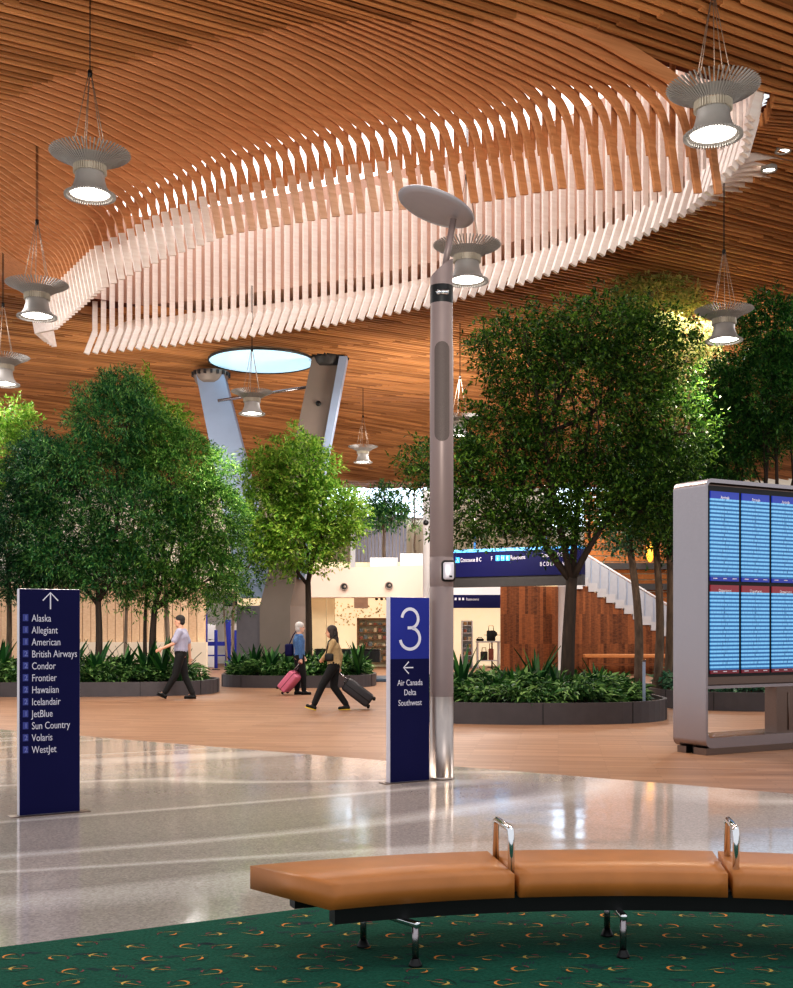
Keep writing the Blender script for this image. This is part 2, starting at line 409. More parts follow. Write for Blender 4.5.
# oval skylight with its curved ribs and hanging fins
sky=empty('skylight', uv2w(10.5,20,10), 'long oval skylight ringed by curved timber ribs and pale hanging fins','skylight')
def resample(tab, step, v0, v1):
    vs=np.linspace(v0,v1,800); us=np.interp(vs,[p[0] for p in tab],[p[1] for p in tab])
    d=np.concatenate([[0],np.cumsum(np.hypot(np.diff(vs),np.diff(us)))]); n=int(d[-1]/step)
    s=np.linspace(0,d[-1],n); return list(zip(np.interp(s,d,us),np.interp(s,d,vs)))
def bez(pts, n):
    """smooth curve through a coarse profile"""
    P=[pts[0]]+list(pts)+[pts[-1]]; out=[]
    for i in range(1,len(P)-2):
        for k in range(n):
            t=k/n; p0,p1,p2,p3=P[i-1],P[i],P[i+1],P[i+2]
            out.append(tuple(.5*((2*b)+(c-a)*t+(2*a-5*b+4*c-d)*t*t+(-a+3*b-3*c+d)*t**3) for a,b,c,d in zip(p0,p1,p2,p3)))
    return out+[pts[-1]]
nr=int((29.2-11.4)/DVV)
for i in range(nr+1):
    v=V0+DVV*(math.ceil((11.4-V0)/DVV)+i); u=un(v); zb=float(np.interp(v,[p[0] for p in NZ],[p[1] for p in NZ])); zh=zc(u-3,v); dz=zh-(zb+1.38)
    prof=bez([(-3,zh),(-2,zh-.26*dz),(-1.25,zh-.66*dz),(-.72,zb+1.38),(-.3,zb+1.14),(-.13,zb+.82),(-.07,zb+.5)],3)
    mb=MB(); mb.board([uv2w(u+a,v,z) for a,z in prof],PV,[.21-.11*max(0,min(1,(k-len(prof)*.25)/(len(prof)*.5))) for k in range(len(prof))],.055); r=mb.build('curved_rib',M['rib'],sky)
    mb=MB(); mb.board([uv2w(u-.12,v-.055,zb+.72),uv2w(u+.02,v-.055,zb)],PV,.12,.045); mb.build('drop_board',M['fin'] if v>18.2 else M['mid'] if v>15.2 else M['rib'],r)  # boards step paler along the lip: window light put into the colour
    mb=MB(); mb.board([uv2w(u+.03,v+.055,zb+.66),uv2w(u+.03,v+.055,10.6)],PV,.08,.04); mb.build('riser_board',M['rib'],r)
PROF2=[(2.1,10.0),(1.6,9.95),(1.2,9.85),(.8,9.7),(.45,9.45),(.22,9.2),(.1,9.0)]
for (u,v) in resample(FAR,.255,11.6,30.2):
    mb=MB(); mb.board([uv2w(u,v,9.28),uv2w(u,v,11.9)],PV,.13,.055); f=mb.build('hanging_fin',M['fin'],sky)
    mb=MB(); mb.board([uv2w(u-.01,v-.06,9.4),uv2w(u-.24,v-.06,8.78)],PV,.14,.07); mb.build('fin_tip',M['fin_tip'],f)
    if v<14: continue
    mb=MB(); mb.board([uv2w(u+a,v+.07,z) for a,z in PROF2],PV,.14,.05); mb.build('arch_brace',M['fin'],f)
# light well and roof glass
mb=MB(); ring=[]
for v in np.linspace(12.0,30.1,40): ring.append((uf(v)+(1.05 if v>14.5 else .35),v))
for v in np.linspace(30.1,12.0,40): ring.append((un(v)-(.45 if v>14 else -.05),v))
n=len(ring)
vs=[uv2w(u,v,10.2) for u,v in ring]+[uv2w(u,v,12.6) for u,v in ring]
mb.add(vs,[(i,(i+1)%n,n+(i+1)%n,n+i) for i in range(n)])
mb.build('light_well',M['shaft'],sky)
mb=MB(); mb.add([uv2w(u,v,12.6) for u,v in ring]+[uv2w(10.5,21,12.6)],[((i+1)%n,i,n) for i in range(n)])
mb.build('roof_glass',M['skyglass'],sky)

# round oculus between the column heads
oc=empty('oculus',(-4.15,35.5,9.7),'round pale blue oculus in the timber ceiling between the column heads','skylight')
mb=MB(); mb.lathe([(.0001,9.83),(1.62,9.83)],40,(-4.15,35.5,0)); mb.build('oculus_glass',M['oculus'],oc)
mb=MB(); mb.lathe([(1.62,9.86),(1.62,9.80),(1.66,9.80),(1.66,9.86)],40,(-4.15,35.5,0)); mb.build('oculus_ring',M['dark'],oc)

# ------------------------------------------------------------------ pendants
def make_pendant():
    r=empty('pendant_lamp',(0,0,0))
    mb=MB()   # finned upper dish: radial blades round a shallow cone
    mb.lathe([(.20,-.05),(.26,.0),(.33,.045)],48,mi=0)
    for k in range(60):
        a=2*math.pi*k/60; c,s=math.cos(a),math.sin(a)
        prof=[(.20,-.04),(.34,.055),(.50,.13),(.525,.125),(.49,.10),(.36,.045),(.22,-.045)]; t=.0075
        vs=[(c*p[0]-s*t,s*p[0]+c*t,p[1]) for p in prof]+[(c*p[0]+s*t,s*p[0]-c*t,p[1]) for p in prof]
        m=len(prof); mb.add(vs,[tuple(range(m)),tuple(range(m,2*m))[::-1]]+[(i,(i+1)%m,m+(i+1)%m,m+i) for i in range(m)])
    mb.build('upper_dish',M['grey'],r,True)
    mb=MB(); mb.lathe([(.19,-.05),(.178,-.13)],40)
    for k in range(40):
        a=2*math.pi*k/40; mb.box((.20*math.cos(a),.20*math.sin(a),-.09),(.03,.010,.10),rz=a)
    mb.build('waist',M['waist'],r,True)
    mb=MB(); mb.lathe([(.18,-.13),(.186,-.15),(.190,-.22),(.215,-.31),(.26,-.38),(.305,-.415),(.312,-.43),(.295,-.43),(.25,-.40)],48)
    for k in range(56):
        a=2*math.pi*k/56; mb.box((.305*math.cos(a),.305*math.sin(a),-.43),(.05,.010,.03),rz=a)
    sh=mb.build('lower_shade',M['grey'],r,True)
    mb=MB(); mb.lathe([(.0001,-.415),(.195,-.415),(.25,-.40)],32); mb.build('lamp_lens',M['lamp'],sh,True)
    mb=MB()
    for k in range(5):
        a=2*math.pi*k/5+.3
        mb.tube([(.24*math.cos(a),.24*math.sin(a),.04),(.02*math.cos(a),.02*math.sin(a),1.15)],.006,5)
    mb.build('hanger_cable',M['cable'],r,True)
    mb=MB(); mb.lathe([(.0001,1.2),(.03,1.2),(.03,1.12),(.0001,1.12)],10); mb.tube([(.012,0,1.15),(.012,0,2.75)],.006,5); mb.tube([(-.012,0,1.15),(-.012,0,2.75)],.006,5)
    mb.build('drop_cable',M['black'],r,True)
    return r
PEND=[(90,152,80,'finned grey pendant lamp topmost in the upper left of the ceiling'),
 (713,86,92,'largest finned grey pendant lamp, glowing in front of the skylight end above the display'),
 (467,244,68,'finned grey pendant lamp half behind the round disc of the tall pole'),
 (37,283,62,'finned grey pendant lamp just below the skylight tip, second from the top on the left'),
 (3,356,52,'small grey pendant lamp cut by the left edge of the photo above the trees'),
 (724,309,58,'finned pale pendant lamp hanging between the yellowing tree and the dense tree'),
 (252,391,42,'small pale pendant lamp hanging under the blue oculus'),
 (363,446,30,'tiny far pendant lamp above the small balcony trees'),
 (460,415,38,'tiny far pendant lamp just beside the tall pole, near the big tree')]
p0=None
for px,py,wd,lab in PEND:
    Y=1.04*F/wd
    if p0 is None: p0=o=make_pendant()
    else: o=copy_tree(p0)
    o.location=(wx(px,Y),Y,wz(py,Y)-.14); o.rotation_euler=(0,0,random.random()*6)
    tag(o,lab,'lamp','finned pendant lamps under the timber ceiling')
    l=bpy.data.lights.new('pendant_light','SPOT'); l.energy=700; l.color=(1,.86,.68); l.spot_size=2.2; l.spot_blend=.6; l.shadow_soft_size=.15
    lo_=bpy.data.objects.new('pendant_light',l); COL.objects.link(lo_); lo_.location=(o.location.x,o.location.y,o.location.z-.5)
# recessed downlights at the skylight's end
for k,(px,py,lab) in enumerate(((783,149,'upper of two small recessed downlights beside the skylight end'),(769,168,'lower of two small recessed downlights beside the skylight end'))):
    Y=8.25*F/(HZ-py); mb=MB(); x=wx(px,Y)
    e=empty('downlight',(x,Y,9.8),lab,'lamp','recessed downlights')
    mb.lathe([(.11,9.88),(.11,9.8),(.14,9.8),(.14,9.88)],20,(x,Y,0)); mb.build('trim_ring',M['grey'],e)
    mb=MB(); mb.lathe([(.0001,9.83),(.11,9.83)],20,(x,Y,0)); mb.build('lens',M['lamp'],e)

# ------------------------------------------------------------------ added fill: invented area lamps under the ceiling to brighten the hall
for x,y,en in ((-9,20,340),(-12,31,600),(1,31,500),(7.5,27,330),(11.5,24.5,620),(-7,40,650),(2,41,600),(10,42,600),(0,13,140),(4,7,90)):
    l=bpy.data.lights.new('hall_fill','AREA'); l.shape='DISK'; l.size=3.0; l.energy=en; l.color=(1,.97,.94)
    lo_=bpy.data.objects.new('hall_fill',l); COL.objects.link(lo_); lo_.location=(x,y,8.9 if y>15 else 8.6)
# added fill lamps hung in mid-air, aimed up to brighten the far ceiling
for x,y,z,tx,ty,en,sz in ((-7.5,31.5,6.5,-8,40,180,3.),(1.5,33,5.5,2,42,520,3.),(9.5,30,6,10,40,420,3.)):
    l=bpy.data.lights.new('ceiling_fill','AREA'); l.shape='DISK'; l.size=sz; l.energy=en; l.color=(1,.93,.82)
    lo_=bpy.data.objects.new('ceiling_fill',l); COL.objects.link(lo_); lo_.location=(x,y,z)
    lo_.rotation_euler=(Vector((tx,ty,10))-Vector((x,y,z))).to_track_quat('-Z','Y').to_euler()
l=bpy.data.lights.new('near_ceiling_fill','SPOT'); l.energy=4800; l.color=(1,.93,.82); l.spot_size=math.radians(62); l.spot_blend=.6; l.shadow_soft_size=.5  # added lamp behind the camera, brightens the near ceiling
lo_=bpy.data.objects.new('near_ceiling_fill',l); COL.objects.link(lo_); lo_.location=(0,-3,3.2)
lo_.rotation_euler=Vector((0,24,9.4)).to_track_quat('-Z','Y').to_euler()
l=bpy.data.lights.new('tree_fill','SPOT'); l.energy=4200; l.color=(1,.97,.9); l.spot_size=math.radians(38); l.spot_blend=.8; l.shadow_soft_size=1.2  # added lamp in mid-air, brightens the left trees
lo_=bpy.data.objects.new('tree_fill',l); COL.objects.link(lo_); lo_.location=(0,13.5,6.0)
lo_.rotation_euler=(Vector((-7.2,29,3.6))-Vector((0,13.5,6.0))).to_track_quat('-Z','Y').to_euler()
# ------------------------------------------------------------------ freestanding wayfinding signs
def sign_panel(x,y,w_,h,t,label,top_split=None):
    """near lower corner at (x,y); face runs along DV, looks along NV"""
    e=empty('wayfinding_sign',(x,y,0),label,'sign')
    c=Vector((x,y,0))+DV*(w_/2)-NV*(t/2)
    X=Matrix.Translation(c)@Matrix.Rotation(math.radians(30),4,'Z')
    mb=MB(); mb.rbox((0,0,h/2),(w_,t,h),.006,2,X=X,smooth=False); mb.build('side_frame',M['signedge'],e)
    fx=lambda a,b,z0,z1,off=.003: [tuple(Vector((x,y,0))+DV*a+NV*off+Vector((0,0,z))) for a,z in ((a,z0),(b,z0),(b,z1),(a,z1))]
    m=MB()
    Xf=Matrix.Translation(Vector((x,y,0))+NV*.002)@Matrix.Rotation(math.radians(30),4,'Z')
    z1=top_split or h-.004
    m.box((w_/2,0,(.01+z1)/2),(w_-.008,.008,z1-.01),X=Xf); m.build('face_panel',M['navy'],e)
    if top_split:
        m=MB(); m.box((w_/2,0,(h-.004+z1)/2),(w_-.008,.008,h-.004-z1),X=Xf); tag(m.build('number_panel',M['blue'],e),'brighter blue upper panel')
    m=MB(); m.box((w_/2,.02,.004),(w_+.16,t+.06,.006),X=Xf); m.build('base_plate',M['steel_dark'],e)
    return e
def facept(x,y,a,z,off=.009): return Vector((x,y,0))+DV*a+NV*off+Vector((0,0,z))
def stroke(mb,pts2,wd,x,y,mi=0,closed=False,off=.009):
    """flat line of width wd on the sign face through (a,z) points"""
    P=[Vector((p[0],p[1])) for p in pts2]; L=[];R_=[]
    for i,p in enumerate(P):
        T=(P[min(i+1,len(P)-1)]-P[max(i-1,0)]).normalized(); n=Vector((-T.y,T.x))*wd/2
        L.append(p+n); R_.append(p-n)
    vs=[facept(x,y,p.x,p.y,off) for p in L+R_]; n=len(P)
    mb.add(vs,[(i,i+1,n+i+1,n+i) for i in range(n-1)],mi)
# airline list sign
SX,SY,SW,SH=-3.20,9.75,.515,1.935
e=sign_panel(SX,SY,SW,SH,.085,'tall navy sign listing airline names under an upward arrow, standing on the terrazzo')
K=SW/59.5    # metres per photo pixel on the face
zt=lambda py: SH-(py-588.5)/228*SH
mb=MB(); ac=.26; s_=.011
stroke(mb,[(ac,zt(609)),(ac,zt(592.5))],s_,SX,SY); stroke(mb,[(ac-.065,zt(600.3)),(ac,zt(592.2)),(ac+.065,zt(600.3))],s_,SX,SY)
tag(mb.build('arrow',M['white'],e),'white upward arrow')
names=['Alaska','Allegiant','American','British Airways','Condor','Frontier','Hawaiian','Icelandair','JetBlue','Sun Country','Volaris','WestJet']
mb=MB(); ib=MB(); ig=MB()
for i,nm in enumerate(names):
    z=zt(621.5+12.02*i)
    tm=MB(); tm.text(nm,facept(SX,SY,.102,z),DV,(0,0,1),.088,0,sx=.715); tm.build('airline_name',M['white'],e)
    Xf=Matrix.Translation(Vector((SX,SY,0))+NV*.007)@Matrix.Rotation(math.radians(30),4,'Z')
    ib.box((.052,0,z+.033),(.045,.004,.06),X=Xf)
    ig.text('2' if 2<i<8 or i>9 else '1',facept(SX,SY,.040,z+.012,.0095),DV,(0,0,1),.06,0)
ib.build('icon_squares',M['iconblue'],e)
ig.build('icon_lettering',mat('icon_letter',srgb(128,134,190),.5,var=.01),e)
# sign 3
TX,TY,TW,TH=-.067,11.83,.475,1.92
e=sign_panel(TX,TY,TW,TH,.085,'tall blue sign with a large number 3 beside the tall grey pole',1.92-(659-597)/186*1.92)
z3=lambda py: TH-(py-597.5)/186*TH
mb=MB()
# the figure 3 drawn as two bowls
cx3=.235; zu=z3(619.5); zl=z3(636); ru=.098; 
up=[(cx3-.098*math.cos(t)*1.0, zu+.105*math.sin(t)) for t in np.linspace(math.radians(8),math.radians(180),16)]
up+= [(cx3+.098*math.cos(t), zu+.095*math.sin(t)) for t in np.linspace(0,math.radians(-72),8)][1:]
lo=[(cx3+.0,zl+.075)]+[(cx3+.03+.0, zl+.075)]+[(cx3+.118*math.cos(t)-.0, zl-.03+.112*math.sin(t)) for t in np.linspace(math.radians(62),math.radians(-172),22)]
stroke(mb,up,.033,TX,TY); stroke(mb,[(cx3+.03,zu-.09)]+[(cx3-.03,zu-.092)],.031,TX,TY); stroke(mb,lo[1:],.033,TX,TY)
tag(mb.build('numeral',M['white'],e),'large white 3')
mb=MB(); zc_=z3(668.3); ax=.215
stroke(mb,[(ax-.055,zc_),(ax+.06,zc_)],.013,TX,TY); stroke(mb,[(ax+.005,zc_+.062),(ax-.058,zc_),(ax+.005,zc_-.062)],.013,TX,TY)
tag(mb.build('arrow',M['white'],e),'white arrow pointing left')
mb=MB()
for st,py in (('Air Canada',686.2),('Delta',696),('Southwest',706.4)):
    tm=MB(); tm.text(st,facept(TX,TY,.235,z3(py)),DV,(0,0,1),.088,0,'CENTER',sx=.76); tm.build('airline_name',M['white'],e)

# ------------------------------------------------------------------ tall pole with the round disc
px_,py_=.478,12.19; rp=.126
e=empty('light_pole',(px_,py_,0),'tall grey pole with a tilted round disc on top, behind the blue number 3 sign','pole')
zp=lambda y: CH+(HZ-y)/F*(py_-rp)
mb=MB(); mb.lathe([(.0001,.003),(rp+.004,.003),(rp+.004,.03),(rp,.03),(rp,zp(697))],40,(px_,py_,0)); tag(mb.build('lower_shaft',M['pole_steel'],e),'shiny steel lower shaft')
mb=MB()
z0=zp(697); top=zp(266)
mb.lathe([(rp,z0),(rp,zp(587)),(rp-.004,zp(587)+.005),(rp,zp(587)+.01),(rp,zp(557)),(rp-.004,zp(557)+.005),(rp,zp(557)+.01),(rp,zp(350)),(rp-.006,zp(338)),(rp-.006,zp(301))],40,(px_,py_,0)); mb.build('shaft',M['pole'],e)
mb=MB(); mb.lathe([(rp-.006,zp(301)),(rp-.004,zp(300)),(rp-.004,zp(284)),(rp-.006,zp(283))],40,(px_,py_,0)); rg=mb.build('camera_ring',M['black'],e)
mb=MB()
for a in (-.25,.1,.35): mb.sph((px_+rp*math.sin(a),py_-rp*math.cos(a),zp(292)),(.03,.03,.03))
tag(mb.build('camera_lens',M['chrome'],rg))
mb=MB(); n=40; vs=[]
for k in range(n):
    t=2*math.pi*k/n; c,s=math.cos(t),math.sin(t); vs.append((px_+(rp-.006)*c,py_+(rp-.006)*s,zp(283)))
for k in range(n):
    t=2*math.pi*k/n; c,s=math.cos(t),math.sin(t); vs.append((px_+(rp-.006)*c,py_+(rp-.006)*s,zp(265)+.10*c))
mb.add(vs,[(k,(k+1)%n,n+(k+1)%n,n+k) for k in range(n)]+[tuple(range(n,2*n))],0,False); mb.build('head_section',M['pole'],e)
# speaker slot
def curved_slot(mb,za,zb,half,r,mi=0,seg=10):
    vs=[]; fs=[]; rows=[]
    h=half*r
    prof=[]
    for k in range(9):
        t=math.pi*k/8; prof.append((za+h-h*math.sin(t),-h*math.cos(t)))
    for k in range(9):
        t=math.pi*k/8; prof.append((zb-h+h*math.sin(t),h*math.cos(t)))
    pts=[(px_+r*math.sin(w_/r),py_-r*math.cos(w_/r),z) for z,w_ in prof]
    cen=[(px_,py_-r,(za+zb)/2)]
    # columns
    zs=sorted(set([p[0] for p in prof]))
    for z in zs:
        wz_=h
        if z<za+h: wz_=math.sqrt(max(0,h*h-(za+h-z)**2))
        if z>zb-h: wz_=math.sqrt(max(0,h*h-(z-(zb-h))**2))
        for k in range(seg+1):
            a=(-wz_+2*wz_*k/seg)/r; vs.append((px_+r*math.sin(a),py_-r*math.cos(a),z))
    m=seg+1
    for j in range(len(zs)-1):
        for k in range(seg): fs.append((j*m+k,j*m+k+1,(j+1)*m+k+1,(j+1)*m+k))
    mb.add(vs,fs,mi,True)
mb=MB(); curved_slot(mb,zp(441),zp(341),.66,rp+.003); mb.build('speaker_grille',M['mesh_dark'],e)
mb=MB(); curved_slot(mb,zp(333),zp(311),.42,rp-.002); tag(mb.build('access_panel',M['pole'],e),'small rounded panel')
mb=MB(); cxb,czb=wx(448.5,py_-rp),zp(571)
mb.rbox((cxb,py_-rp-.0,czb),(.15,.10,.225),.035,4); bx_=mb.build('call_box',M['black'],e)
mb=MB(); mb.rbox((cxb,py_-rp-.035,czb),(.115,.06,.185),.022,3); fp=mb.build('front_plate',M['signedge'],bx_)
mb=MB(); mb.rbox((cxb+.02,py_-rp-.068,czb-.06),(.03,.01,.02),.004,2); mb.build('button',M['black'],bx_)
# arm + disc
cd=Vector((wx(436,py_),py_,CH+(HZ-207)/F*py_)); nd=Vector((.325,.05,.945)).normalized()
q=Vector((0,0,1)).rotation_difference(nd).to_matrix().to_4x4()
mb=MB(); mb.lathe([(.0001,-.03),(.34,-.028),(.415,-.018),(.425,0),(.415,.016),(.34,.022),(.0001,.024)],56,X=Matrix.Translation(cd)@q)
tag(mb.build('disc',mat('disc_grey',srgb(150,145,150),.45,.1,var=.03),e),'flat round grey reflector disc')
mb=MB(); mb.tube([(wx(444,py_),py_,zp(268)),(wx(453.5,py_),py_,CH+(HZ-219)/F*py_)],.034,14); mb.build('disc_arm',M['pole'],e)

# ------------------------------------------------------------------ curved bench
BC=Vector((1.1,2.0)); RF,RB=3.6,4.18; ZS=.41
def bp(a,r,z=0): a=math.radians(a); return Vector((BC.x+r*math.sin(a),BC.y+r*math.cos(a),z))
bench=empty('curved_bench',(1.1,5.9,0),'curved backless bench with tan leather cushions and chrome armrests on the green carpet','bench')
def cushion(a0,a1):
    n=16; mb=bmesh.new(); prof=[]
    z0,z1=ZS-.115,ZS
    prof=[(RF+.0,z0),(RF-.0,z1-.0),(RB,z1),(RB,z0)]
    # the free end is cut on the skew: its rear corner reaches further out
    sk=lambda r,i: (-3.0*(r-RF)/(RB-RF)*(1-i/n) if a0<-20 else 0)
    vs=[[mb.verts.new(bp(a0+(a1-a0)*i/n+sk(r,i),r,z)) for r,z in prof] for i in range(n+1)]
    for i in range(n):
        for k in range(4): mb.faces.new((vs[i][k],vs[i][(k+1)%4],vs[i+1][(k+1)%4],vs[i+1][k]))
    mb.faces.new(vs[0][::-1]); mb.faces.new(vs[n])
    ed=[e for e in mb.edges if len(e.link_faces)==2 and e.calc_face_angle(0)>.6]
    bmesh.ops.bevel(mb,geom=ed,offset=.03,segments=4,profile=.55,affect='EDGES')
    return mb
for a0,a1,lab in ((-23.0,-8.45,'end cushion'),(-8.05,8.05,'middle cushion'),(8.45,24.3,'end cushion')):
    m=MB(); m.bm(cushion(a0,a1),0,True); m.build('cushion',M['leather'],bench)
def arcbeam(r0,r1,z0,z1,a0,a1,n=36):
    m=MB(); vs=[];fs=[]
    for i in range(n+1):
        a=a0+(a1-a0)*i/n
        vs+=[bp(a,r0,z0),bp(a,r1,z0),bp(a,r1,z1),bp(a,r0,z1)]
    for i in range(n):
        for k in range(4): fs.append((i*4+k,i*4+(k+1)%4,i*4+4+(k+1)%4,i*4+4+k))
    fs+=[(3,2,1,0),(n*4,n*4+1,n*4+2,n*4+3)]
    return m.add(vs,fs)
m=arcbeam(3.66,3.74,ZS-.20,ZS-.10,-22.3,24.2); m.build('front_beam',M['black'],bench)
m=arcbeam(4.02,4.10,ZS-.20,ZS-.10,-23.5,24.2); m.build('rear_beam',M['black'],bench)
m=arcbeam(3.7,4.06,ZS-.13,ZS-.112,-21.0,24.0); m.build('support_tray',M['black'],bench)
for a,ar in ((-16.4,-18.6),(.0,-.1),(16.4,18.6)):
    m=MB()
    rf,rr=3.58,3.97
    p_,q_=bp(ar,3.95,ZS-.205),bp(a,3.58,ZS-.215); dq=(q_-p_); m.rbox((0,0,0),(.034,dq.length+.05,.03),.008,2,X=Matrix.Translation((p_+q_)/2)@Matrix.Rotation(math.atan2(dq.y,dq.x)-math.pi/2,4,'Z'))
    br=m.build('leg_bracket',M['chrome'],bench)
    for r,a in ((rf,a),(rr,ar)):
        m=MB(); m.tube([bp(a,r,ZS-.2),bp(a,r,.03)],.016,14); lg=m.build('leg',M['steel'],bench)
        m=MB(); m.lathe([(.0001,.004),(.034,.004),(.031,.012),(.019,.038),(.0165,.040)],16,bp(a,r,0)); m.build('foot',M['black'],lg)
for a in (-8.25,8.9):
    m=MB(); r0,r1=3.72,4.05; zt_=ZS+.195
    path=[bp(a,r0,ZS-.11),bp(a,r0,zt_-.03),bp(a,r0+.01,zt_-.008),bp(a,r0+.035,zt_),bp(a,r1-.035,zt_),bp(a,r1-.01,zt_-.008),bp(a,r1,zt_-.03),bp(a,r1,ZS-.11)]
    m.tube(path,.017,10); m.build('armrest',M['chrome'],bench)

# ------------------------------------------------------------------ flight information display
D0=Vector((3.875,14.4,0)); L_=3.75; SD=.58; HT=3.48
def dp(t,s,z): return D0+DV*t+PV*s+Vector((0,0,z))
XD=Matrix.Translation(D0)@Matrix.Rotation(math.radians(30),4,'Z')   # local x along face, y to the back
disp=empty('flight_display',D0,'big steel framed flight board with two rows of bright blue screens on the wood floor','display')
# portal frame: rounded loop of sheet steel, depth SD
def rrect(x0,x1,z0,z1,r,n=8):
    out=[]
    for cx_,cz_,a0 in ((x1-r,z0+r,-90),(x1-r,z1-r,0),(x0+r,z1-r,90),(x0+r,z0+r,180)):
        for k in range(n+1):
            a=math.radians(a0+90*k/n); out.append((cx_+r*math.cos(a),cz_+r*math.sin(a)))
    return out
o_=rrect(0,L_,.085,HT,.10); i_=rrect(.035,L_-.035,.22,HT-.05,.06); n=len(o_)
mb=MB()
vs=[(x,0,z) for x,z in o_]+[(x,0,z) for x,z in i_]+[(x,SD,z) for x,z in o_]+[(x,SD,z) for x,z in i_]
fs=[]
for k in range(n):
    k2=(k+1)%n
    fs+=[(k,k2,n+k2,n+k),(2*n+k,3*n+k,3*n+k2,2*n+k2),(k,2*n+k,2*n+k2,k2),(n+k,n+k2,3*n+k2,3*n+k)]
mb.add(vs,fs,0,False,XD); fr=mb.build('steel_frame',M['steel'],disp)
mb=MB(); mb.box((L_/2,.12,.045),(L_-.03,.22,.085),X=XD); mb.box((L_/2,.44,.045),(L_-.03,.16,.085),X=XD); mb.build('plinth',M['steel_dark'],disp)
mb=MB(); mb.box((.14,.30,.045),(.10,.07,.09),X=XD); mb.build('foot',M['black'],disp)
mb=MB(); mb.rbox((L_/2,.30,(.87+HT-.05)/2),(L_-.07,.46,HT-.05-.87),.015,2,X=XD,smooth=False); cab=mb.build('cabinet',M['steel_dark'],disp)
mb=MB(); mb.box((L_/2,.30,.85),(L_-.075,.5,.04),X=XD); mb.build('cabinet_ledge',M['steel'],cab)
mb=MB(); mb.box((L_/2+.02,.066,(.98+3.40)/2),(L_-.14,.02,3.40-.98),X=XD); bz=mb.build('screen_bezel',M['black'],disp)
mb=MB(); mb.box((1.86,.17,(.22+.84)/2),(1.04,.2,.62),X=XD); mb.rbox((1.56,.066,.5),(.012,.02,.5),.004,1,X=XD); mb.build('support_box',M['steel_dark'],disp)
def screen_mat(name,header,footer,z0,z1,rows):
    """rows of light and mid blue, dark type-like specks along the middle column"""
    m=bpy.data.materials.new(name); m.use_nodes=True; nt=m.node_tree; N=nt.nodes.new; L=nt.links.new; b=nt.nodes['Principled BSDF']
    tc=N('ShaderNodeTexCoord'); sx=N('ShaderNodeSeparateXYZ'); L(tc.outputs['Object'],sx.inputs[0])
    def mth(op,a,b_=None,c=None):
        q=N('ShaderNodeMath'); q.operation=op
        for i,x in enumerate((a,b_,c)):
            if x is None: continue
            if isinstance(x,(int,float)): q.inputs[i].default_value=x
            else: L(x,q.inputs[i])
        return q.outputs[0]
    zz=mth('MULTIPLY_ADD',sx.outputs['Z'],rows/(z1-z0),-z0*rows/(z1-z0)); fr=mth('FRACT',zz)
    st=mth('GREATER_THAN',fr,.5)
    mx=N('ShaderNodeMix'); mx.data_type='RGBA'; L(st,mx.inputs['Factor']); mx.inputs[6].default_value=srgb(22,104,166); mx.inputs[7].default_value=srgb(132,204,250)
    nz=N('ShaderNodeTexNoise'); nz.inputs['Scale'].default_value=1; nz.inputs['Detail'].default_value=2
    cb=N('ShaderNodeCombineXYZ'); L(mth('MULTIPLY',sx.outputs['X'],42.),cb.inputs[0]); L(mth('FLOOR',mth('MULTIPLY',zz,2.)),cb.inputs[1]); L(cb.outputs[0],nz.inputs['Vector'])
    spk=mth('GREATER_THAN',nz.outputs['Fac'],.56)
    # stronger in the middle column, faint elsewhere
    xm=mth('ABSOLUTE',sx.outputs['X']); near=mth('LESS_THAN',xm,.055); amt=mth('MULTIPLY',spk,mth('MULTIPLY_ADD',near,.6,.2))
    m2=N('ShaderNodeMix'); m2.data_type='RGBA'; L(amt,m2.inputs['Factor']); L(mx.outputs[2],m2.inputs[6]); m2.inputs[7].default_value=srgb(16,70,120)
    col=m2.outputs[2]
    hd=mth('GREATER_THAN',sx.outputs['Z'],z1); m3=N('ShaderNodeMix'); m3.data_type='RGBA'; L(hd,m3.inputs['Factor']); L(col,m3.inputs[6]); m3.inputs[7].default_value=header
    ft=mth('LESS_THAN',sx.outputs['Z'],z0); m4=N('ShaderNodeMix'); m4.data_type='RGBA'; L(ft,m4.inputs['Factor']); L(m3.outputs[2],m4.inputs[6]); m4.inputs[7].default_value=footer
    b.inputs['Base Color'].default_value=(.02,.02,.02,1); b.inputs['Roughness'].default_value=.25
    L(m4.outputs[2],b.inputs['Emission Color']); b.inputs['Emission Strength'].default_value=.78
    return m
rows_=[('Arrivals',2.195,3.33,screen_mat('arrivals_screen',srgb(30,58,170),srgb(24,50,160),-.515,.475,20)),
       ('Departures',1.02,2.145,screen_mat('departures_screen',srgb(140,34,48),srgb(110,22,38),-.515,.475,20))]
for ri,(ttl,z0,z1,mm) in enumerate(rows_):
    for c in range(6):
        t0=.115+.553*c; 
        if t0+.50>L_-.06: continue
        zc_=(z0+z1)/2; Xs=XD@Matrix.Translation((t0+.254,.048,zc_))
        mb=MB(); h=z1-z0; mb.box((0,0,0),(.498,.02,h))
        s=mb.build('screen',mm,disp,True); s.matrix_parent_inverse=Matrix.Identity(4)
        s.matrix_basis=Matrix.Translation(-D0)@Xs
        tag(s,('blue headed' if ri==0 else 'red headed')+' screen')
        tb=MB(); o=dp(t0+.254,.036,zc_+.475); tb.text(ttl,o,DV,(0,0,1),.056,0,'CENTER',sx=.85)
        for q,wd in ((-.17,.09),(0,.08),(.17,.09)):
            tb.box((t0+.254+q,.0365,zc_-.535),(wd*.8,.002,.012),X=XD)
        q=tb.build('screen_lettering',M['white'],disp)
        q.parent=s; q.matrix_parent_inverse=world_of(s).inverted()
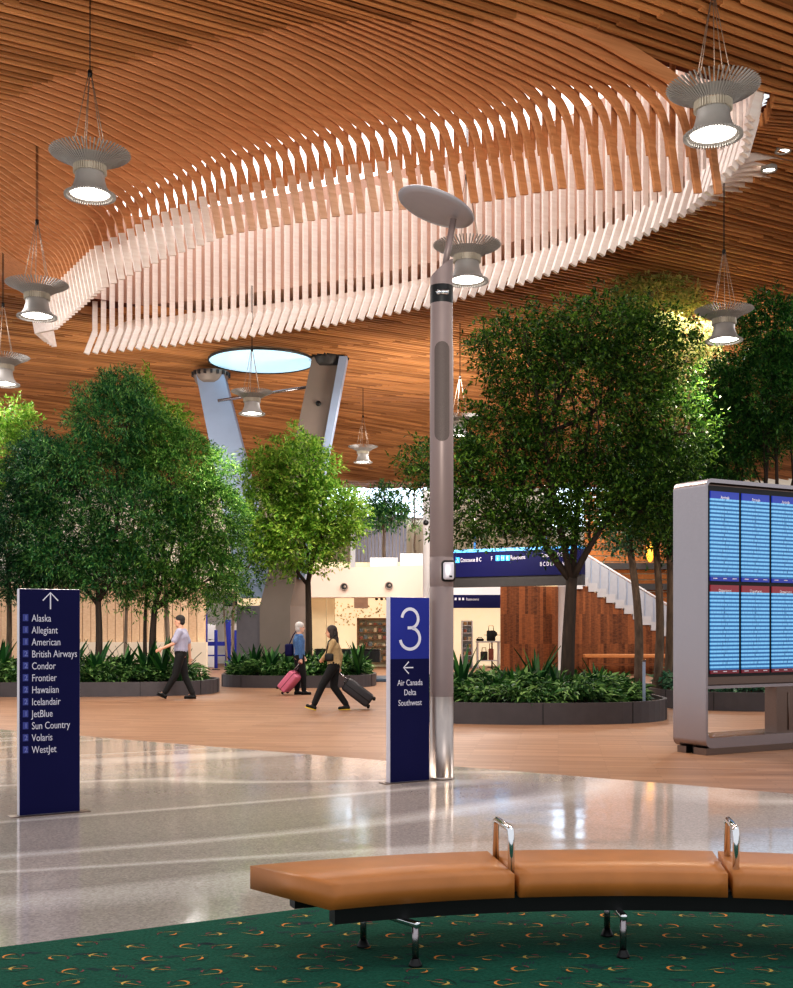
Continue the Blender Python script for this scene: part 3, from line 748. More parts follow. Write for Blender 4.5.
# ------------------------------------------------------------------ building round the hall
mb=MB(); mb.box((0,58.5,4.6),(64,.3,9.2)); 
struct('wall_back', mb, M['wallrib'], 'cream wall closing the far end of the hall')
mb=MB()
for i in range(64): mb.box((-8+.42*i,58.2,5.6),(.10,.3,5.0))
struct('trim_1', mb, M['wallrib'], 'upright cream ribs on the far wall')
def window(n,x0,x1,z0,z1,y,nm,lab):
    w=struct('window_%d'%n, MB().box(((x0+x1)/2,y,(z0+z1)/2),(x1-x0,.05,z1-z0)), M['winglow'], lab)
    f=MB()
    for i in range(nm+1): f.box((x0+(x1-x0)*i/nm,y-.06,(z0+z1)/2),(.10,.12,z1-z0))
    f.box(((x0+x1)/2,y-.06,z0),(x1-x0,.14,.12)); f.box(((x0+x1)/2,y-.06,z1),(x1-x0,.14,.12))
    f.build('window_frame',M['wh'],w)
window(1,-3.6,2.4,7.1,8.8,57.9,4,'bright clerestory glass under the far ceiling edge beside the tall pole')
window(3,7.8,13.6,6.6,8.8,57.9,6,'bright clerestory glass hidden behind the big tree')
# left: pale timber panelled wall, bright window
mb=MB()
for i in range(26): mb.box((-14.2+.29*i,41.0,1.6),(.27,.25,3.2))
struct('wall_left', mb, wood_uv('pale_panel',srgb(196,160,128),srgb(226,196,164)), 'pale timber panelled wall behind the trees')
mb=MB(); mb.box((-10.5,41,3.35),(7.6,.5,.3)); mb.box((-9.5,40.7,.55),(5.6,.3,1.1)); struct('trim_2',mb,M['wallrib'],'cream ledge of the panelled wall')
window(2,-18.5,-13.6,.2,3.4,41.2,4,'bright window beyond the planter')
mb=MB(); mb.box((-12,46,5.2),(12,.3,3.4)); struct('wall_left',mb,M['wallrib'],'upper cream wall behind the trees')
mb=MB(); mb.box((-6.6,52,2.4),(5.4,.2,4.8)); struct('wall_left',mb,M['wh'],'pale wall behind the queue posts')
# queue posts with blue belts, screens
qg='blue queue posts behind the planter'
for k,(px,h,wd) in enumerate(((161,1.75,.18),(172,1.2,.10),(187,1.95,.16),(203,2.1,.34),(216,1.5,.12),(228,1.9,.22),(236,1.5,.12))):
    Y=44.; x=wx(px,Y)
    e=empty('queue_post',(x,Y,0),['slim blue queue post close to the pale timber wall','short blue queue post near the orange screen','blue queue post just behind the walking man','broad blue queue post with white lettering','short blue queue post between the two broad ones','broad blue queue post near the grey column','short blue queue post touching the grey column base'][k],'post',qg)
    m=MB(); m.rbox((x,Y,h/2+.04),(wd,.12,h-.04),.02,2); m.build('post_body',M['blue'],e)
    m=MB(); m.lathe([(.0001,0),(.16,0),(.16,.03),(.0001,.04)],16,(x,Y,0)); m.build('post_base',M['dark'],e)
    if k<6:
        nx=wx((172,187,203,216,228,236)[k],Y); m=MB(); m.box(((x+nx)/2,Y,1.0),(nx-x-.1,.02,.16)); m.box(((x+nx)/2,Y,.55),(nx-x-.1,.02,.05)); m.build('belt',M['blue'],e)
for px,lab in ((165,'white check-in kiosk behind the short blue post near the timber wall'),(196,'white check-in kiosk behind the walking man'),(210,'white check-in kiosk beside the broad lettered post'),(232,'white check-in kiosk next to the grey column')):
    x=wx(px,46.5); e=empty('check_in_kiosk',(x,46.5,0),lab,'kiosk')
    m=MB(); m.rbox((x,46.5,.55),(.5,.4,1.1),.03,2); m.build('kiosk_body',M['wh'],e)
    m=MB(); m.rbox((x,46.45,1.45),(.46,.08,.62),.02,2); m.build('kiosk_screen',M['blue'] if px%2 else M['wh'],e)
    m=MB(); m.box((x,46.5,1.12),(.1,.1,.1)); m.build('kiosk_neck',M['dark'],e)
e=empty('advert_screen',(wx(172,46),46,0),'orange glowing screen beyond the queue posts','screen')
m=MB(); m.rbox((wx(172,46),46,1.95),(.95,.1,1.0),.02,2); m.build('casing',M['dark'],e); m=MB(); m.box((wx(172,46),45.94,1.95),(.86,.02,.9)); m.build('screen_face',M['orange_screen'],e)
m=MB(); m.box((wx(172,46),46,.72),(.12,.1,1.44)); m.box((wx(172,46),46,.02),(.6,.4,.04)); m.build('stand',M['dark'],e)
for k,(px,py,lab) in enumerate(((192,602,'small dark screen hanging above the walking man'),(231,600,'small dark screen hanging next to the grey column'))):
    x=wx(px,46); z=wz(py,46); e=empty('monitor',(x,46,z),lab,'screen')
    m=MB(); m.rbox((x,46,z),(.5,.08,.5),.02,2); m.build('casing',M['black'],e); m=MB(); m.box((x,45.955,z),(.4,.01,.38)); m.build('screen_face',mat('dark_screen',srgb(50,60,90),.2,var=.02),e)
    m=MB(); m.tube([(x,46,z+.25),(x,46,z+1.6)],.02,6); m.build('mount',M['dark'],e)
mb=MB(); mb.box((-7.3,46,3.55),(6,.3,.5)); struct('trim_3',mb,M['wallrib'],'cream beam above the queue area')

# Y column
def slanted(mb,p0,p1,w0,w1,d0,d1,mi=0):
    vs=[]
    for (p,w_,d) in ((p0,w0,d0),(p1,w1,d1)):
        for sx,sy in ((-1,-1),(1,-1),(1,1),(-1,1)): vs.append((p[0]+sx*w_/2,p[1]+sy*d/2,p[2]))
    mb.add(vs,[(0,1,5,4),(1,2,6,5),(2,3,7,6),(3,0,4,7),(3,2,1,0),(4,5,6,7)],mi)
ycol=empty('forked_column',(-3.9,35.3,0),'big grey forked column whose two steel arms carry the ceiling beside the oculus','column')
CYY=35.3
mb=MB(); poly=[(wx(262,CYY),0),(wx(292,CYY),0),(wx(292,CYY),wz(606,CYY)),(wx(299,CYY),wz(572,CYY)),(wx(271,CYY),wz(572,CYY)),(wx(262,CYY),wz(606,CYY))]
# pedestal: faceted block
vs=[(x,CYY-.6,z) for x,z in poly]+[(x+.35*(1 if i in (1,2,3) else 0),CYY+.9,z) for i,(x,z) in enumerate(poly)]
n=6; mb.add(vs,[tuple(range(n)),tuple(range(n,2*n))[::-1]]+[(i,(i+1)%n,n+(i+1)%n,n+i) for i in range(n)])
mb.build('pedestal',M['clad'],ycol)
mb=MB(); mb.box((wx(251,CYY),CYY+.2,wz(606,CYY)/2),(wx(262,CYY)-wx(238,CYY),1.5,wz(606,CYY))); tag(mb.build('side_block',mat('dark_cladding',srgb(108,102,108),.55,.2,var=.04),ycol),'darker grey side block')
def arm(pa,pb,wa,wb,m_,lab):
    yb=CYY if pb[0]>300 else 36.4
    a=Vector((wx(pa[0],CYY),CYY,wz(pa[1],CYY))); b=Vector((wx(pb[0],yb),yb,wz(pb[1],yb)))
    mb=MB(); slanted(mb,a,b,wa,wb,.9,.7); q=tag(mb.build('column_arm',m_,ycol),lab)
    T=(b-a).normalized()
    mb=MB(); mb.lathe([(.0001,-.34),(.44,-.34),(.5,-.25),(.56,-.05),(.56,.06),(.0001,.06)],28,X=Matrix.Translation(b+Vector((.0,0,-.0)))); mb.build('arm_collar',M['dark'] if m_ is M['clad'] else M['clad'],q)
    mb=MB()
    for k in range(18):
        t=2*math.pi*k/18; mb.box((b.x+.58*math.cos(t),b.y+.58*math.sin(t),b.z-.03),(.07,.07,.12),rz=t)
    mb.build('collar_bolts',M['dark'],q)
    return a,b,q
a1,b1,q1=arm((262,598),(211,374),1.25,.86,M['clad_light'],'pale blue-grey arm')  # light falling on this arm is put into its paler colour
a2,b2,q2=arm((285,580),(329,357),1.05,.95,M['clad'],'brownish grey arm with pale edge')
mb=MB(); off=Vector((.45,-.1,0)); slanted(mb,a2+Vector((.56,-.2,0)),b2+Vector((.46,-.2,-.1)),.16,.24,.8,.7); tag(mb.build('painted_lit_edge',M['clad_light'],q2),'pale strip standing in for the lit edge')  # lit side of the arm added as a paler strip
mb=MB(); pk=a2.lerp(b2,.78); mb.lathe([(.0001,-.02),(.08,-.02),(.08,.02),(.0001,.02)],16,X=Matrix.Translation((pk.x,CYY-.42,pk.z))@Matrix.Rotation(math.pi/2,4,'X')); mb.build('sensor',M['black'],q2)
mb=MB(); mb.tube([(wx(222,CYY)-.1,CYY-.2,wz(402,CYY)),(wx(318,CYY),CYY-.2,wz(387,CYY))],.045,12); mb.build('tie_rod',M['steel'],ycol)

# slender white column left of the pole
e=empty('slender_column',(1.06,40,0),'slender white column just left of the tall grey pole','column')
m=MB(); m.lathe([(.14,0),(.14,6.2),(.16,6.2),(.16,6.4),(.0001,6.4)],24,(1.06,40,0)); m.build('shaft',M['wh'],e)
m=MB(); m.sph((1.02,39.85,wz(523,40)),(.1,.08,.1)); m.box((1.02,39.92,wz(523,40)+.15),(.05,.1,.1)); m.build('camera_dome',M['black'],e)
e=empty('slender_column',(wx(562,39),39,0),'slender white column directly behind the trunk of the big tree','column')
m=MB(); m.lathe([(.13,0),(.13,3.0),(.15,3.0),(.15,3.05),(.0001,3.05)],20,(wx(562,39),39,0)); m.build('shaft',M['wh'],e)

# shop front with balcony
YS=44.; x0,x1=wx(298,YS),wx(470,YS)
mb=MB(); n=14; vs=[]
for i in range(n+1):
    t=i/n; x=x0+(x1-x0)*t; y=YS-.5*math.sin(math.pi*t*.7)
    zt0=wz(569,YS)+t*.16; zb=wz(597.5,YS)
    vs+=[(x,y,zb),(x,y,zt0),(x,y+1.2,zt0),(x,y+1.2,zb)]
fs=[]
for i in range(n):
    for k in range(4): fs.append((i*4+k,i*4+(k+1)%4,i*4+4+(k+1)%4,i*4+4+k))
fs+=[(0,1,2,3),(n*4+3,n*4+2,n*4+1,n*4)]
mb.add(vs,fs); struct('wall_shop',mb,M['fascia'],'beige curved fascia above the lit shop')
for px,py,lab in ((344.5,587,'round dark speaker on the beige fascia, beside the light green tree'),(389,586,'round dark speaker on the beige fascia, above the number 3 sign')):
    x=wx(px,YS); t=(x-x0)/(x1-x0); y=YS-.5*math.sin(math.pi*t*.7)-.02; z=wz(py,YS)
    e=empty('wall_speaker',(x,y,z),lab,'speaker','round speakers on the beige fascia')
    X=Matrix.Translation((x,y,z))@Matrix.Rotation(math.pi/2,4,'X')
    m=MB(); m.lathe([(.11,.0),(.11,.05),(.125,.06),(.15,.05),(.15,0)],24,X=X); m.build('rim',M['clad'],e)
    m=MB(); m.lathe([(.0001,.02),(.11,.02)],24,X=X); m.build('grille',M['black'],e)
    m=MB(); m.sph((.03,0,.03),(.05,.06,.03),X=X); m.build('cone_cap',M['clad'],e)
# shop interior
YB=49.
mb=MB(); mb.box((1.2,YB+.1,2.2),(16,.2,4.4)); struct('wall_shop',mb,M['glow_cream'],'warm self-glowing back wall of the shops')
mb=MB(); mb.box((1.2,46.5,3.05),(16,5,.1)); struct('ceiling',mb,M['glow_cream'],'low self-glowing ceiling inside the shops')
dots=MB()
for k in range(130):
    px=R2.uniform(330,385); py=R2.uniform(602,625); dots.box((wx(px,YB),YB-.01,wz(py,YB)),(R2.uniform(.03,.08),.02,R2.uniform(.03,.07)))
struct('trim_4',dots,mat('speck',srgb(222,200,158),.6,var=.1),'speckled pattern on the shop back wall')
for k,(px,wd) in enumerate(((311,.55),(322,.35),(331,.3))):
    struct('pillar', MB().box((wx(px,46.5),46.5,1.5),(wd,.4,3.0)), M['cream'],'cream pillar in the lit shop')
# shelf unit
e=empty('display_shelf',(wx(372,47.5),47.5,0),'dark wood shelf unit with rows of goods in the shop beside the number 3 sign','shelf')
xa,xb=wx(358,47.5),wx(389,47.5); zt_=wz(619,47.5)
m=MB(); m.box((xa,47.5,zt_/2),(.08,.5,zt_)); m.box((xb,47.5,zt_/2),(.08,.5,zt_)); m.box(((xa+xb)/2,47.5,zt_),(xb-xa+.08,.5,.08)); m.build('frame',M['shelfwood'],e)
m=MB(); m.box(((xa+xb)/2,47.72,zt_/2),(xb-xa,.04,zt_)); m.build('back_panel',M['cream'],e)
gcol=[mat('goods_%d'%i,srgb(*c),.6,var=.05) for i,c in enumerate(((176,140,100),(130,104,84),(214,196,166),(150,90,74),(110,120,124)))]
for i in range(6):
    z=.25+i*.29
    m=MB(); m.box(((xa+xb)/2,47.5,z),(xb-xa-.08,.46,.04)); m.build('shelf_board',M['shelfwood'],e)
    for j in range(6):
        w_=R2.uniform(.1,.16); h=R2.uniform(.08,.2); x=xa+.13+j*(xb-xa-.2)/5.6
        g=MB().rbox((x,47.42,z+.021+h/2),(w_,.2,h),.012,2,smooth=False).build('boxed_goods',gcol[(i+j)%5]); tag(g,'small boxed goods on the dark wood shop shelf','box','boxed goods on the dark shop shelf')
e=empty('hanging_board',(wx(361,45.5),45.5,2.6),'beige panel hanging at the top of the lit shop','panel')
m=MB(); m.box((wx(361,45.5),45.5,wz(603,45.5)),(.55,.06,.42)); m.build('board',M['fascia'],e); m=MB(); m.tube([(wx(361,45.5),45.5,2.75),(wx(361,45.5),45.5,3.0)],.02,6); m.build('hanger',M['dark'],e)
e=empty('track_spotlight',(wx(381,45.5),45.5,2.8),'black track spotlights under the shop ceiling','lamp')
m=MB(); m.box((wx(381,45.5),45.5,2.95),(.6,.05,.05)); m.build('track',M['black'],e)
for q in (-.2,.0,.2):
    m=MB(); m.tube([(wx(381,45.5)+q,45.5,2.93),(wx(381,45.5)+q+.03,45.4,2.72)],[.05,.06],10); m.build('lamp_head',M['black'],e)
# balcony things
mb=MB(); mb.box((0,51,3.65),(12,13,.12)); struct('floor',mb,M['fascia'],'balcony floor above the shop')
mb=MB(); xx0,xx1=wx(352,52),wx(405,52)
for i in range(16): mb.box((xx0+(xx1-xx0)*i/15,52,wz(535,52)),((xx1-xx0)/15*.8,.2,wz(512,52)-wz(566,52)))
struct('wall_balcony',mb,M['corr'],'grey ribbed cladding above the balcony')
mb=MB(); mb.box((wx(353,48),48,wz(545,48)),(.2,.2,3)); struct('pillar',mb,M['wh'],'white post on the balcony')
for px0,px1,py0,py1,Y,lab in ((370,398,558,567,46.,'white planter box on the balcony holding the leafy little tree'),(400,424,554,566,45.6,'white planter box on the balcony holding the bare little tree')):
    xa,xb=wx(px0,Y),wx(px1,Y); za,zb=3.712,wz(py0,Y)
    e=empty('planter_box',((xa+xb)/2,Y,za),lab,'planter')
    m=MB(); m.rbox(((xa+xb)/2,Y,(za+zb)/2),(xb-xa,.8,zb-za),.02,2,smooth=False); m.build('box_body',M['wh'],e); m=MB(); m.box(((xa+xb)/2,Y,zb),(xb-xa-.1,.7,.03)); m.build('soil',M['soil'],e)

# right shop: rack, counter, goods
YR=46.
e=empty('display_rack',(wx(468,YR),YR,0),'white rack of small dark goods in the shop right of the tall pole','rack')
m=MB(); xa,xb=wx(462,YR),wx(472,YR); m.box((xa,YR,.95),(.05,.4,1.9)); m.box((xb,YR,.95),(.05,.4,1.9)); m.box(((xa+xb)/2,YR+.18,.95),(xb-xa,.03,1.9)); m.build('frame',M['wh'],e)
for i in range(6):
    z=.2+i*.3; m=MB(); m.box(((xa+xb)/2,YR,z),(xb-xa,.36,.03)); m.build('shelf_board',M['wh'],e)
    for j in range(2):
        g=MB().rbox((xa+.12+j*.18,YR-.05,z+.015+.07),(.12,.2,.14),.02,2).build('shop_item',gcol[(i*2+j)%5]); tag(g,'small goods on the white shop rack','goods','goods on the white shop rack')
e=empty('shop_table',(wx(489,YR),YR,0),'pale table carrying dark goods in the shop left of the timber wall','table')
xa,xb=wx(476,YR),wx(500,YR); m=MB(); m.rbox(((xa+xb)/2,YR,1.05),(xb-xa,.7,.06),.015,2); m.build('table_top',M['wh'],e)
for sx in (xa+.06,xb-.06):
    for sy in (-.28,.28):
        m=MB(); m.box((sx,YR+sy,.51),(.05,.05,1.02)); m.build('leg',M['wh'],e)
m=MB(); m.box(((xa+xb)/2,YR,.3),(xb-xa-.1,.6,.04)); m.build('lower_shelf',M['wh'],e)
def bag(x,y,z,w_,d,h,mm,lab):
    e=empty('handbag',(x,y,z),lab,'bag')
    m=MB(); m.rbox((x,y,z+h/2),(w_,d,h),.04,3); m.build('bag_body',mm,e)
    m=MB(); m.tube([(x-w_*.3,y,z+h),(x-w_*.25,y,z+h*1.45),(x+w_*.25,y,z+h*1.45),(x+w_*.3,y,z+h)],.015,6); m.build('handle',mm,e)
bag(wx(480,YR),YR,1.08,.3,.2,.1,M['black'],'flat black bag on the pale shop table, nearer the rack')
bag(wx(491,YR),YR,1.08,.34,.22,.42,M['black'],'tall black bag on the pale shop table near the timber wall')
bag(wx(484,YR),YR,.32,.28,.22,.34,M['dark'],'dark bag on the lower shelf of the shop table')
bag(wx(491,YR),YR,.32,.2,.22,.46,gcol[3],'reddish bag on the lower shelf of the shop table')
e=empty('mannequin_head',(wx(493,YR+.6),YR+.6,1.9),'dark hat on a stand at the back of the shop table','hat')
m=MB(); hx,hz=wx(492,YR+.6),wz(634,YR+.6); m.sph((hx,YR+.6,hz),(.22,.2,.15)); m.build('hat_crown',M['black'],e); m=MB(); m.lathe([(.0001,-.06),(.34,-.05),(.34,-.03),(.0001,-.04)],20,(hx,YR+.6,hz)); m.build('hat_brim',M['black'],e); m=MB(); m.tube([(hx,YR+.6,0.0),(hx,YR+.6,hz-.05)],.03,8); m.lathe([(.0001,0),(.2,0),(.2,.03),(.0001,.03)],16,(hx,YR+.6,0)); m.build('stand',M['dark'],e)

# overhead blue sign
A=Vector((1.35,37.05,0)); B=Vector((5.55,34.6,0)); d=(B-A).normalized(); nrm=Vector((d.y,-d.x,0)); Lg=(B-A).length
Xs=Matrix.Translation(A)@Matrix(((d.x,-d.y,0,0),(d.y,d.x,0,0),(0,0,1,0),(0,0,0,1)))
sg=empty('overhead_sign',(A+B)/2+Vector((0,0,3.5)),'long dark blue overhead direction sign for the concourses with a light blue top edge','sign')
m=MB(); m.box((Lg/2,.18,(3.22+4.0)/2),(Lg,.36,.78),X=Xs); m.build('sign_body',M['navy'],sg)
m=MB(); m.box((Lg/2,.18,4.045),(Lg,.40,.09),X=Xs); m.build('lit_top_strip',M['signblue_lit'],sg)
m=MB(); m.box((Lg/2,.2,3.06),(Lg,.3,.32),X=Xs); m.build('lower_band',M['dark'],sg)
m=MB()
for t in (.25,.75): m.tube([Xs@Vector((Lg*t,.18,4.05)),Xs@Vector((Lg*t,.18,6.0))],.04,8)
m.build('hanger_rod',M['steel'],sg)
def spt(a,z): return A+d*a-Vector((-d.y,d.x,0))*.012+Vector((0,0,z))
m=MB(); ic=MB(); Lx=lambda px: (px-440)/(572-440)*Lg*1.0
def sx_(px):
    # distance along the sign whose image column is px
    k=(px-CX)/F; return (k*A.y-A.x)/(d.x-k*d.y)
def icon(px,z,ch):
    a=sx_(px); ic.box((a+.06,-.006,z+.075),(.13,.012,.17),X=Xs)
    m.text(ch,spt(a+.06,z+.02)-Vector((-d.y,d.x,0))*.01,d,(0,0,1),.15,0,'CENTER')
icon(456,3.69,'A'); m.text('Concourse B C',spt(sx_(460.5),3.70),d,(0,0,1),.19,0,sx=.62)
m.text('F',spt(sx_(491),3.72),d,(0,0,1),.19,0,sx=.7)
for q,ch in ((496,'i'),(501,'H'),(506,'E')): icon(q,3.71,ch)
m.text('Restrooms',spt(sx_(510.5),3.73),d,(0,0,1),.19,0,sx=.6)
m.text('Concourse D E',spt(sx_(541),3.77),d,(0,0,1),.18,0,sx=.62); icon(565.5,3.76,'<')
m.text('B C D E Arrivals',spt(sx_(540),3.50),d,(0,0,1),.18,0,sx=.66); icon(565.5,3.49,'>')
m.build('sign_lettering',M['white'],sg); ic.build('icon_squares',M['icon_lit'],sg)
# second small sign below
x0_,x1_=wx(452,42),wx(500.5,42); e=empty('hanging_sign',((x0_+x1_)/2,42,2.6),'small dark blue restrooms sign above the shop right of the pole','sign')
m=MB(); m.box(((x0_+x1_)/2,42,wz(601.5,42)),(x1_-x0_,.12,.48)); m.build('sign_body',M['navy'],e)
m=MB(); m.text('Restrooms',(wx(466,42),41.93,wz(600.5,42)),(1,0,0),(0,0,1),.14,0,sx=.75)
for q in (455.5,459.5,463): m.box((wx(q,42),41.93,wz(599,42)),(.07,.01,.09))
m.build('sign_lettering',M['white'],e)
mb=MB(); mb.box(((wx(440,42.2)+wx(500.5,42.2))/2,42.2,wz(591.5,42.2)),(2.3,.4,.32)); struct('trim_5',mb,M['wh'],'white soffit above the small sign')

# timber wall, stair and balustrade
YW=40.; wxl,wxr=wx(500.5,YW),11.5
zt=lambda x: 3.05 if x<6.5 else 3.05-(x-6.5)*.62
WM=wood_uv('walnut_plank',srgb(66,36,20),srgb(150,90,52)); 
mb=MB(); x=wxl; k=0; pw=.105
while x<wxr:
    h=max(.3,zt(x)); 
    rows=[(0,1.05),(1.05,2.08),(2.08,3.05)]
    for a,b in rows:
        b2=min(b,h)
        if b2-a>.05: mb.box((x+pw/2,YW+.004*((k*7)%3),(a+b2)/2),(pw-.003,.2,b2-a))
    x+=pw; k+=1
struct('wall_right',mb,WM,'walnut plank wall in three rows under the stair')
mb=MB(); st_=0.31
sx0=wx(580,YW-.3)
poly=[]; n=int((11.3-sx0)/st_)
top=lambda x: wz(556,YW)-(x-sx0)*.60 if True else 0
lowr=lambda x: 3.10-(x-sx0)*.62
pts_t=[(sx0,top(sx0)),(sx0+.25,top(sx0))]+[(sx0+.25+i*.5,top(sx0+.25+i*.5)+.15) for i in range(1,10)]
M['stairgrey']=mat('stair_grey',srgb(184,182,186),.55,var=.03)
stair=empty('staircase',(sx0,YW,0),'staircase with white balustrade descending along the walnut wall','stairs')
# stringer in steps
for i in range(n):
    xa=sx0+i*st_; z=lowr(xa)
    m=MB(); m.box((xa+st_/2,YW-.05,z-.02+.12),(st_,.3,.30)); m.box((xa+st_/2,YW+.75,z+.24),(st_,1.5,.05)); m.build('step',M['stairgrey'],stair)
m=MB(); vs=[]
L2=n*st_
for yy in (YW-.14,YW-.10):
    vs+=[(sx0,yy,lowr(sx0)+.2),(sx0+L2,yy,lowr(sx0+L2)+.2),(sx0+L2,yy,lowr(sx0+L2)+1.15),(sx0,yy,lowr(sx0)+1.15)]
m.add(vs,[(0,1,2,3),(7,6,5,4),(0,4,5,1),(3,2,6,7),(0,3,7,4),(1,5,6,2)])
tag(m.build('balustrade_glass',mat('frosted_glass',srgb(170,172,182),.35,0,var=.03),stair),'pale frosted balustrade panel')
m=MB(); m.tube([(sx0,YW-.18,lowr(sx0)+1.2),(sx0+L2,YW-.18,lowr(sx0+L2)+1.2)],.035,8); m.build('handrail',M['wh'],stair)
for i in range(n):
    xa=sx0+i*st_+.1; m=MB(); m.box((xa,YW-.17,lowr(xa)+.7),(.02,.02,.95)); m.build('baluster',M['clad_light'],stair)
m=MB(); m.box((sx0-.02,YW-.15,wz(572,YW)),(.22,.34,1.2)); m.build('newel_panel',M['wh'],stair)
# orange timber wall and dark beams behind the stair
mb=MB()
for i in range(26): mb.box((14.4,48+.02*i,1.0+i*.25),(13,.2,.2))
struct('wall_right',mb,wood_uv('amber_slat',srgb(150,84,40),srgb(206,132,70)),'amber timber slatted wall behind the stair')
mb=MB()
for z in (3.3,4.15): mb.box((13.4,47.6,z),(10,.5,.26))
struct('beam',mb,M['dark'],'dark beams behind the stair')
e=empty('wall_lamp',(wx(650,46.5),46.5,4.6),'small yellow lamp glowing between the slim trunks','lamp')
m=MB(); m.sph((wx(650,46.5),46.5,wz(552,46.5)),(.16,.16,.42)); m.build('lamp_shade',mat('yellow_glow',srgb(255,190,70),.4,emit=1.5,ecol=srgb(255,170,50)),e); m=MB(); m.tube([(wx(650,46.5),46.5,wz(552,46.5)+.4),(wx(650,46.5),46.5,7.2)],.015,6); m.build('cord',M['black'],e)
# wooden bench at the wall
e=empty('wooden_bench',(wx(630,38.8),38.8,0),'long low wooden bench against the walnut wall beyond the slim trunks','bench')
xa,xb=wx(584,38.8),wx(690,38.8)
m=MB(); m.rbox(((xa+xb)/2,38.8,.66),(xb-xa,.5,.12),.02,2); m.build('seat',wood_uv('oak_seat',srgb(170,106,62),srgb(200,136,86)),e)
m=MB(); m.box(((xa+xb)/2,39.0,.36),(xb-xa,.2,.07)); m.build('lower_rail',WM,e)
for q in (xa+.2,(xa+xb)/2,xb-.2):
    m=MB(); m.box((q,38.85,.3),(.1,.36,.6)); m.build('leg',WM,e)

# grand piano on its low platform
PY=35.; e=empty('platform',(-1.3,PY,0),'low dark blue platform under the piano','platform')
m=MB(); m.rbox((-1.3,PY+.2,.05),(3.0,2.2,.10),.02,2,smooth=False); m.build('platform_top',mat('slate_blue',srgb(64,84,104),.5,var=.05),e)
pi_=empty('grand_piano',(-1.3,PY,.1),'black grand piano behind the walking woman','piano')
out=[(-2.45,PY-.7),(-2.45,PY+.75),(-1.55,PY+.75),(-1.0,PY+.55),(-.62,PY+.2),(-.47,PY-.25),(-.5,PY-.6),(-.62,PY-.7)]
m=MB(); m.prism(out,.58,.93); m.build('case',M['black'],pi_)
m=MB(); m.prism([(p[0]*1.0,p[1]) for p in out[:]],.945,.975); m.build('lid',mat('piano_lacquer',srgb(12,11,12),.12,0,var=.02),pi_)
m=MB(); m.rbox((-2.55,PY,.66),(.32,1.4,.1),.02,2); kb=m.build('keyboard',M['wh'],pi_); m=MB(); m.rbox((-2.55,PY,.60),(.36,1.46,.06),.02,2); m.build('key_bed',M['black'],pi_)
for lx,ly in ((-2.25,PY-.5),(-2.25,PY+.5),(-.85,PY+.05)):
    m=MB(); m.tube([(lx,ly,.58),(lx,ly,.15)],[.09,.055],10); m.lathe([(.0001,.10),(.05,.10),(.05,.15),(.0001,.15)],10,(lx,ly,0)); m.build('leg',M['black'],pi_)
m=MB(); m.box((-1.75,PY-.35,.35),(.06,.04,.5)); m.box((-1.75,PY-.35,.14),(.35,.3,.05)); m.build('pedal_lyre',M['black'],pi_)
# ------------------------------------------------------------------ planters, plants and trees
def superell(cx,cy,a,b,p=2.6,n=64):
    o=[]
    for k in range(n):
        t=2*math.pi*k/n; c,s=math.cos(t),math.sin(t)
        o.append((cx+a*math.copysign(abs(c)**(2/p),c), cy+b*math.copysign(abs(s)**(2/p),s)))
    return o
def planter(cx,cy,a,b,h,label,p=2.6,seams=10):
    e=empty('planter',(cx,cy,0),label,'planter')
    o=superell(cx,cy,a,b,p); i=superell(cx,cy,a-.07,b-.07,p); n=len(o)
    m=MB(); vs=[(x,y,.0) for x,y in o]+[(x,y,h) for x,y in o]+[(x,y,h) for x,y in i]+[(x,y,h-.12) for x,y in i]
    fs=[]
    for k in range(n):
        k2=(k+1)%n
        for r in range(3): fs.append((r*n+k,r*n+k2,(r+1)*n+k2,(r+1)*n+k))
    m.add(vs,fs,0,False)
    for k in range(0,n,max(1,n//seams)):
        x,y=o[k]; dx,dy=x-cx,y-cy; ang=math.atan2(dy/b**2,dx/a**2); m.box((x,y,h/2),(.012,.012,h-.01),1,rz=ang)
    m.build('planter_wall',[M['planter'],M['black']],e)
    m=MB(); m.add([(x,y,h-.06) for x,y in i],[tuple(range(n))]); m.build('soil',M['soil'],e)
    return o
def leaf_obj(name,pos,dr,nr,ln,wd,mats,parent=None,droop=.15,smooth=True):
    """leaves as folded six-point blades (two quads each)"""
    N=len(pos); dr=dr/np.linalg.norm(dr,axis=1,keepdims=True)
    sd=np.cross(dr,nr); sd/=np.linalg.norm(sd,axis=1,keepdims=True)+1e-9; up=np.cross(sd,dr)
    ln=ln[:,None]; wd=wd[:,None]
    mid=pos+dr*ln*.5-up*ln*droop*.2
    tip=pos+dr*ln-up*ln*droop
    L=mid+sd*wd*.5+up*wd*.15; R=mid-sd*wd*.5+up*wd*.15
    V=np.stack([pos,L,tip,R],1).reshape(-1,3)
    me=bpy.data.meshes.new(name); me.vertices.add(4*N); me.vertices.foreach_set('co',V.astype(np.float32).ravel())
    me.loops.add(4*N); me.loops.foreach_set('vertex_index',np.arange(4*N,dtype=np.int32))
    me.polygons.add(N); me.polygons.foreach_set('loop_start',np.arange(0,4*N,4,dtype=np.int32)); 
    try: me.polygons.foreach_set('loop_total',np.full(N,4,dtype=np.int32))
    except Exception: pass
    me.materials.append(mats); me.update(calc_edges=True); me.validate()
    return link(name,me,parent)
def unit(n):
    v=rng.normal(size=(n,3)); return v/np.linalg.norm(v,axis=1,keepdims=True)
